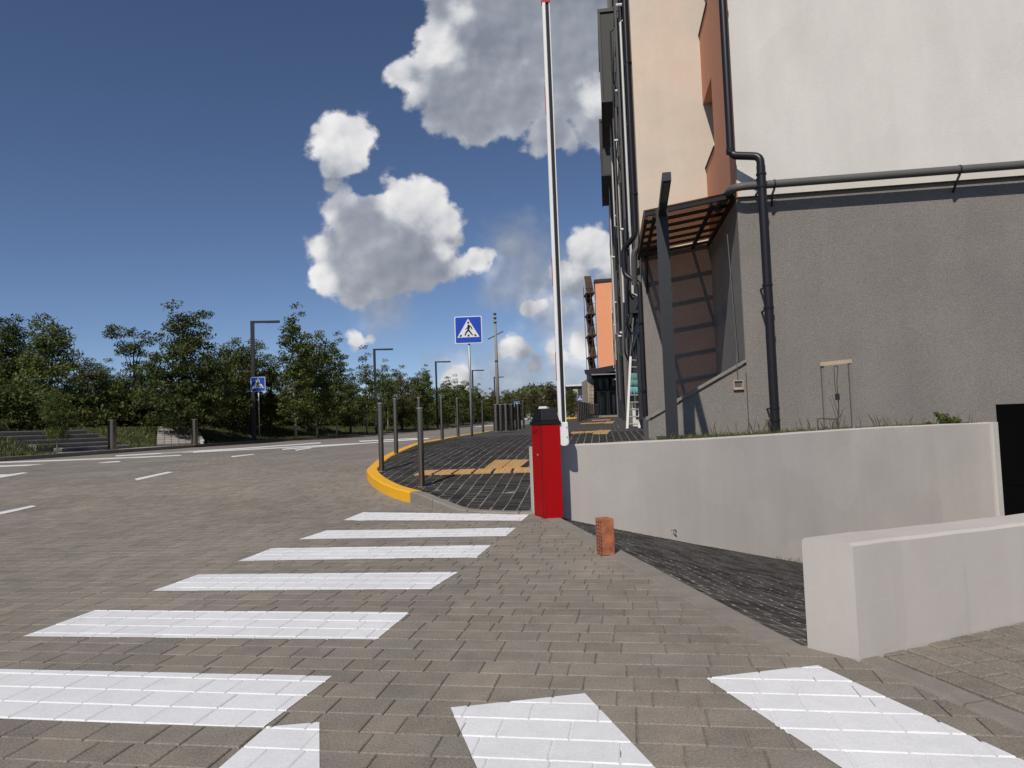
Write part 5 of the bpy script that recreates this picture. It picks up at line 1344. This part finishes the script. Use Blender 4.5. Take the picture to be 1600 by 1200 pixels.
def grow(seed, hgt, lobes, nclump, per, spread, size, trunk_r, nlimb=9, lowest=.25):
    """limbs run from a tapered trunk to clumps inside ellipsoid lobes; returns (trunk MB, leaf array)"""
    rng = np.random.default_rng(seed); rr = random.Random(seed)
    vol = np.array([l[3] * l[4] * l[5] for l in lobes]) ** .8; vol = vol / vol.sum()
    cs = []
    for _ in range(nclump):
        l = lobes[rng.choice(len(lobes), p=vol)]
        d = rng.normal(0, 1, 3); d /= np.linalg.norm(d); r_ = rng.random() ** .42
        cs.append([l[0] + d[0] * r_ * l[3], l[1] + d[1] * r_ * l[4], l[2] + d[2] * r_ * l[5]])
    V = leaf_cloud(cs, rng, per, spread, size)
    mb = MB(); lean = Vector((rr.uniform(-.1, .1), rr.uniform(-.1, .1), 0)); n = 8
    tp = [lean * (i / n) * hgt * .3 + Z * (hgt * .86 * i / n) + Vector((rr.uniform(-1, 1), rr.uniform(-1, 1), 0)) * .03 * (i > 0) for i in range(n + 1)]
    mb.tube(tp, [trunk_r * (1 - .85 * i / n) for i in range(n + 1)], 8)
    for i in range(nlimb):
        c = Vector(cs[rr.randrange(len(cs))]); f_ = rr.uniform(lowest, .8); s_ = tp[0].lerp(tp[-1], f_)
        s_ = tp[min(int(f_ * n), n)]
        if c.z < s_.z - .2: continue
        mid = s_.lerp(c, .5) + Z * .12 * (c - s_).length - Vector((c.x - s_.x, c.y - s_.y, 0)) * .08
        r0 = trunk_r * (1 - .8 * f_) * .55
        mb.tube([s_, mid, c], [r0, r0 * .6, r0 * .2], 6)
    return mb, V
variants = {}
def variant(key, *a, **k): variants[key] = grow(*a, **k)
# lobes: x, y, z, rx, ry, rz on a unit of metres, trees about 6 m tall
variant('broad', 11, 6.2, [(0, 0, 2.7, 1.9, 1.7, 1.5), (-.5, 0, 4.1, 1.3, 1.2, 1.1), (.5, .2, 4.3, 1.1, 1.0, 1.0), (.1, 0, 5.4, .7, .7, .8), (.3, 0, 1.5, 1.6, 1.5, .7)], 330, 46, .34, .125, .13)
variant('cone', 12, 6.6, [(0, 0, 2.2, 1.9, 1.8, 1.3), (0, 0, 3.6, 1.5, 1.4, 1.2), (0, 0, 4.8, .95, .9, .9), (-.3, 0, 5.7, .4, .4, .6), (.5, 0, 5.8, .35, .35, .55)], 420, 50, .34, .12, .12)
variant('umbrella', 13, 5.4, [(-.8, 0, 4.6, .8, .7, .35), (.6, 0, 4.9, .9, .7, .32), (0, 0, 4.0, .9, .8, .4), (-.2, .2, 3.1, .7, .6, .4), (.4, 0, 2.2, 1.2, 1.0, .7)], 120, 46, .30, .125, .09, nlimb=16)
variant('poplar', 14, 6.4, [(0, 0, 2.2, .75, .7, 1.3), (0, 0, 3.7, .7, .65, 1.1), (.05, 0, 4.9, .5, .5, .8), (-.05, 0, 5.9, .25, .25, .5)], 150, 42, .27, .12, .055)
variant('loose', 15, 5.4, [(-.4, 0, 2.6, 1.3, 1.1, 1.1), (.5, 0, 3.1, 1.1, 1.0, 1.0), (-.3, 0, 4.0, .8, .8, .7), (.4, 0, 4.4, .6, .6, .6), (0, 0, 1.4, 1.3, 1.2, .6)], 230, 44, .34, .125, .08)
variant('wispy', 16, 6.0, [(0, 0, 2.0, .7, .6, 1.0), (0, 0, 3.4, .55, .5, .9), (.1, 0, 4.6, .35, .35, .7), (-.1, 0, 5.4, .2, .2, .45)], 75, 34, .26, .12, .04)
variant('bush', 17, 2.2, [(0, 0, .9, 1.3, 1.1, .8), (.5, 0, 1.3, .8, .8, .6), (-.6, 0, 1.1, .7, .7, .6)], 150, 42, .32, .12, .05)
vmesh = {}
for k, (tmb, V) in variants.items():
    for mi in range(4):
        vmesh[k, mi] = None
def get_mesh(k, mi):
    if vmesh[k, mi] is None: vmesh[k, mi] = np_mesh('crown', variants[k][1], m_leaf[mi])
    return vmesh[k, mi]
tmesh = {}
def get_trunk(k, pale):
    if (k, pale) not in tmesh: tmesh[k, pale] = variants[k][0].mesh('trunk', m_bark_pale if pale else m_bark, True)
    return tmesh[k, pale]
VH = dict(broad=6.2, cone=6.6, umbrella=5.4, poplar=6.4, loose=5.4, wispy=6.0, bush=2.0)
def tree(px, y, top, kind, mi, label, pale=False, wide=1.0, name='tree', group='trees along the far side of the road', zb=None, cat='tree'):
    p = at(px, 670, y); z0 = zb if zb is not None else verge_z(p.x, p.y) - .05
    H_ = at(px, top, y).z - z0; s_ = H_ / VH[kind] * 1.02
    t = thing(name, (p.x, p.y, z0), label, cat, group); t.rotation_euler.z = rnd.uniform(0, 6.28); t.scale = (s_ * wide, s_ * wide, s_)
    for nm, me in (('trunk', get_trunk(kind, pale)), ('crown', get_mesh(kind, mi))):
        o = bpy.data.objects.new(nm, me); COL.objects.link(o); o.parent = t
    return t
tree(-30, 30, 470, 'broad', 0, 'dark leafy tree cut by the left edge of the picture')
tree(22, 30, 486, 'cone', 0, 'dark bushy tree second from the left edge')
tree(78, 29, 479, 'loose', 1, 'tall loose-crowned walnut-like tree behind the left end of the steps', wide=1.0)
tree(90, 22.8, 600, 'loose', 1, 'small thin-stemmed young tree in front of the steps', pale=True, wide=.8, zb=.5)
tree(128, 33, 555, 'broad', 2, 'low olive-tinted tree behind the middle of the steps', wide=1.15)
tree(165, 36, 562, 'broad', 0, 'low rounded dark tree behind the left steel cylinder', wide=1.2)
tree(208, 31, 508, 'umbrella', 0, 'flat-topped open tree with spreading limbs above the steps', wide=.95)
tree(238, 33, 560, 'broad', 2, 'low olive tree under the flat-topped one', wide=1.1)
tree(290, 30, 468, 'cone', 0, 'tallest dark dense tree with a two-pronged top left of the first lamp', wide=1.12)
tree(330, 34, 545, 'broad', 0, 'dark low tree between the tall dense tree and the first lamp', wide=1.0)
tree(366, 35, 520, 'loose', 1, 'bright green rounded tree just left of the first lamp', wide=.95)
tree(392, 37, 520, 'loose', 1, 'mid-green tree standing behind the first lamp', wide=.9)
tree(424, 38, 555, 'broad', 2, 'olive low tree right of the first lamp', wide=1.0)
tree(462, 35.5, 478, 'poplar', 1, 'tallest slim young tree with pale stem right of the first lamp', pale=True, wide=1.25)
tree(497, 39, 508, 'loose', 1, 'full green tree between the two slim pale-stemmed ones', wide=.85)
tree(526, 37.5, 521, 'poplar', 1, 'slim pale-stemmed tree before the gap with the small white cloud', pale=True, wide=1.2)
tree(480, 42, 545, 'broad', 2, 'low olive tree in the shade behind the slim pale-stemmed ones', wide=1.0)
tree(548, 45, 578, 'broad', 0, 'low dark tree left of the wispy tree', wide=1.0)
tree(573, 43, 535, 'wispy', 1, 'wispy thin tree left of the second lamp', pale=True, wide=1.3)
tree(600, 52, 572, 'broad', 1, 'low green tree directly right of the second lamp', wide=1.0)
tree(606, 49, 557, 'wispy', 1, 'wispy thin tree right of the second lamp', pale=True, wide=1.2)
tree(628, 55, 572, 'broad', 2, 'rounded olive tree midway between second and third lamps', wide=1.0)
tree(655, 58, 575, 'loose', 1, 'pale-green tree left of the third lamp', wide=1.05)
tree(668, 60, 570, 'poplar', 1, 'slim tree almost touching the third lamp', pale=True, wide=1.2)
tree(700, 66, 590, 'broad', 1, 'low tree right of the third lamp', wide=1.1)
tree(713, 64, 582, 'wispy', 1, 'wispy tree between third lamp and big sign pole', pale=True, wide=1.3)
tree(724, 72, 590, 'loose', 1, 'tree left of the big sign pole, far down the road', wide=1.1)
tree(748, 78, 600, 'broad', 1, 'tree right of the big sign pole, far down the road', wide=1.0)
tree(770, 86, 607, 'broad', 2, 'far tree at the foot of the concrete utility pole', wide=1.0, zb=1.0)
tree(795, 92, 606, 'loose', 1, 'far light-green tree right of the utility pole', wide=1.2, zb=1.1)
tree(815, 96, 612, 'broad', 2, 'far low tree left of the big brownish tree', wide=1.1, zb=1.1)
tree(864, 98, 597, 'broad', 3, 'large round brownish tree behind the barrier arm', wide=1.35, zb=1.2)
tree(835, 104, 606, 'broad', 3, 'brownish tree overlapping the left of the large round one', wide=1.1, zb=1.2)
tree(893, 88, 606, 'broad', 0, 'dark tree right of the barrier arm before the distant white block', wide=1.0, zb=1.1)
# dense undergrowth below the crowns
rng = np.random.default_rng(77); cs = []
y = 17.0
while y < 115:
    dens = 10 if y < 50 else 7
    for _ in range(dens):
        d = (4.4 if y < 32 else 3.6 if y < 60 else 2.2) + abs(rng.normal(0, 2.6)); x = kx(y) - d * (1 if y < 80 else .5) ; hh = (1.0 + .9 * rng.random() + .7 * math.sin(y * .8 + x) * .5) * (1 if y < 60 else 1.25)
        zb = verge_z(x, y)
        if zb < .31: continue
        for q_ in range(8): cs.append([x + rng.normal(0, .5), y + rng.normal(0, .5), zb + hh * rng.random()])
    y += .42
ug = link('undergrowth', np_mesh('undergrowth', leaf_cloud(cs, rng, 20, .42, .15), m_leaf[0])); ug['kind'] = 'stuff'
ug['label'] = 'dense dark undergrowth below the trees along the far side of the road'; ug['category'] = 'undergrowth'
cs = []
for _ in range(700):
    y = rng.uniform(18, 60); x = kx(y) - rng.uniform(3.6, 5.6); cs.append([x, y, verge_z(x, y) + rng.uniform(.05, .8)])
ug2 = link('dry_shrubs', np_mesh('dry_shrubs', leaf_cloud(cs, rng, 22, .3, .10), m_leaf[2])); ug2['kind'] = 'stuff'
ug2['label'] = 'low olive and brownish shrubs at the edge of the undergrowth'; ug2['category'] = 'shrubs'
# far woods closing the view behind everything
cs = []
for _ in range(3200):
    x = rng.uniform(-95, 42); y = 128 + rng.uniform(0, 26) - max(0, -x - 20) * .35; cs.append([x, y, 1.0 + rng.random() ** .8 * (5.6 + 1.2 * math.sin(x * .35))])
fw = link('far_woods', np_mesh('far_woods', leaf_cloud(cs, rng, 26, 1.3, .5), m_leaf[1])); fw['kind'] = 'stuff'
fw['label'] = 'far wood closing the horizon beyond the road'; fw['category'] = 'wood'

# ------------------------------------------------------------ grass
def blades(pts, hgt, rng, lean=.35, wd=.006):
    pts = np.array(pts); n = len(pts); a = rng.uniform(0, 2 * np.pi, n); hh = hgt * rng.uniform(.45, 1.2, n)
    d = np.stack([np.cos(a), np.sin(a), np.zeros(n)], 1); l_ = rng.uniform(0, lean, n)[:, None] * hh[:, None]
    s_ = np.stack([-np.sin(a), np.cos(a), np.zeros(n)], 1) * wd
    up = np.stack([np.zeros(n), np.zeros(n), hh], 1)
    V = np.stack([pts - s_, pts + s_, pts + up * .6 + d * l_ * .4 + s_ * .7, pts + up + d * l_], 1).reshape(-1, 3); return V
pts = []
for _ in range(52000):
    y = 16 + (rng.random() ** 1.7) * 60; x = kx(y) - .2 - rng.random() ** 1.2 * 6.5
    lp = Vector((x, y, 0)) - Vector((kx(20), 20, 0)); s_ = lp.dot(ks); d_ = lp.dot(kn)
    if verge_z(x, y) < .31: continue
    pts.append([x, y, verge_z(x, y) - .01])
gr = link('verge_grass', np_mesh('verge_grass', blades(pts, .13, rng, .6, .012), m_grassblade)); gr['kind'] = 'stuff'; gr['label'] = 'rough green grass on the verge beyond the far kerb'; gr['category'] = 'grass'
cs = []
for _ in range(420):
    y = 16 + rng.random() * 40; x = kx(y) - .5 - rng.random() * 4
    lp = Vector((x, y, 0)) - Vector((kx(20), 20, 0)); s_ = lp.dot(ks); d_ = lp.dot(kn)
    if verge_z(x, y) < .31: continue
    cs.append([x, y, verge_z(x, y) + .05])
cv = link('verge_clover', np_mesh('verge_clover', leaf_cloud(cs, rng, 40, .3, .06, .3), m_leaf[1])); cv['kind'] = 'stuff'; cv['label'] = 'low leafy weeds scattered in the verge grass'; cv['category'] = 'weeds'
# weeds in the bed behind the ramp wall
pts = []; tall = []
for _ in range(4200):
    i = rng.integers(4, len(W1b) - 1); t = rng.random(); a = W1b[i].lerp(W1b[i + 1], t); d = rng.random() ** 1.6 * 1.6
    x, y = a.x - .1 * d, a.y + d
    if rng.random() < .96: pts.append([x, y, .63])
    else: tall.append([x, y, .63])
bg_ = link('bed_grass', np_mesh('bed_grass', blades(pts, .085, rng, .9, .0020), m_grassblade)); bg_['kind'] = 'stuff'; bg_['label'] = 'thin grass and weeds growing behind the curving white wall'; bg_['category'] = 'grass'
bt = link('bed_weed_stalks', np_mesh('bed_weed_stalks', blades(tall, .24, rng, .5, .0013), m_dryweed)); bt['kind'] = 'stuff'; bt['label'] = 'sparse dry weed stalks rising above the grass behind the white wall'; bt['category'] = 'weeds'
def shrub(px, py, y, hh, wdt, n, label, mi, name='weed_bush'):
    p = at(px, py, y); p.z = .62; t = thing(name, tuple(p), label, 'bush'); cs = []
    mb = MB()
    for k in range(9):
        e_ = p + Vector((rng.uniform(-wdt, wdt), rng.uniform(-.12, .12), hh * rng.uniform(.4, 1))); mb.tube([p, p.lerp(e_, .5) + Z * .02, e_], [.005, .004, .002], 5)
        for q_ in range(n): cs.append(list(p.lerp(e_, rng.uniform(.35, 1.02))))
    mb.build('stems', m_bark, t)
    o = link('leaves', np_mesh('leaves', leaf_cloud(cs, rng, 16, .045, .032), m_leaf[mi]), None); o.parent = t; o.matrix_parent_inverse = Matrix.Translation(-t.location)
shrub(1480, 667, 10.35, .26, .24, 11, 'small leafy green weed bush at the right end of the bed', 1)
shrub(1452, 668, 10.3, .12, .10, 5, 'low reddish-green weed left of the leafy weed bush', 2)
p = at(1478, 660, 10.3)
# tiny weeds at the wall foot on the ramp and grit on the paving edge
pts = []
for _ in range(260):
    i = rng.integers(5, 8); a = W1[i].lerp(W1[i + 1], rng.random()); x, y = a.x + rng.normal(0, .01), a.y - .03 - rng.random() * .06
    pts.append([x, y, ramp_z(x, y) - .01])
rwd = link('wall_foot_weeds', np_mesh('wall_foot_weeds', blades(pts, .06, rng, .9, .0018), m_dryweed)); rwd['kind'] = 'stuff'; rwd['label'] = 'tiny dry weeds along the foot of the curving wall'; rwd['category'] = 'weeds'
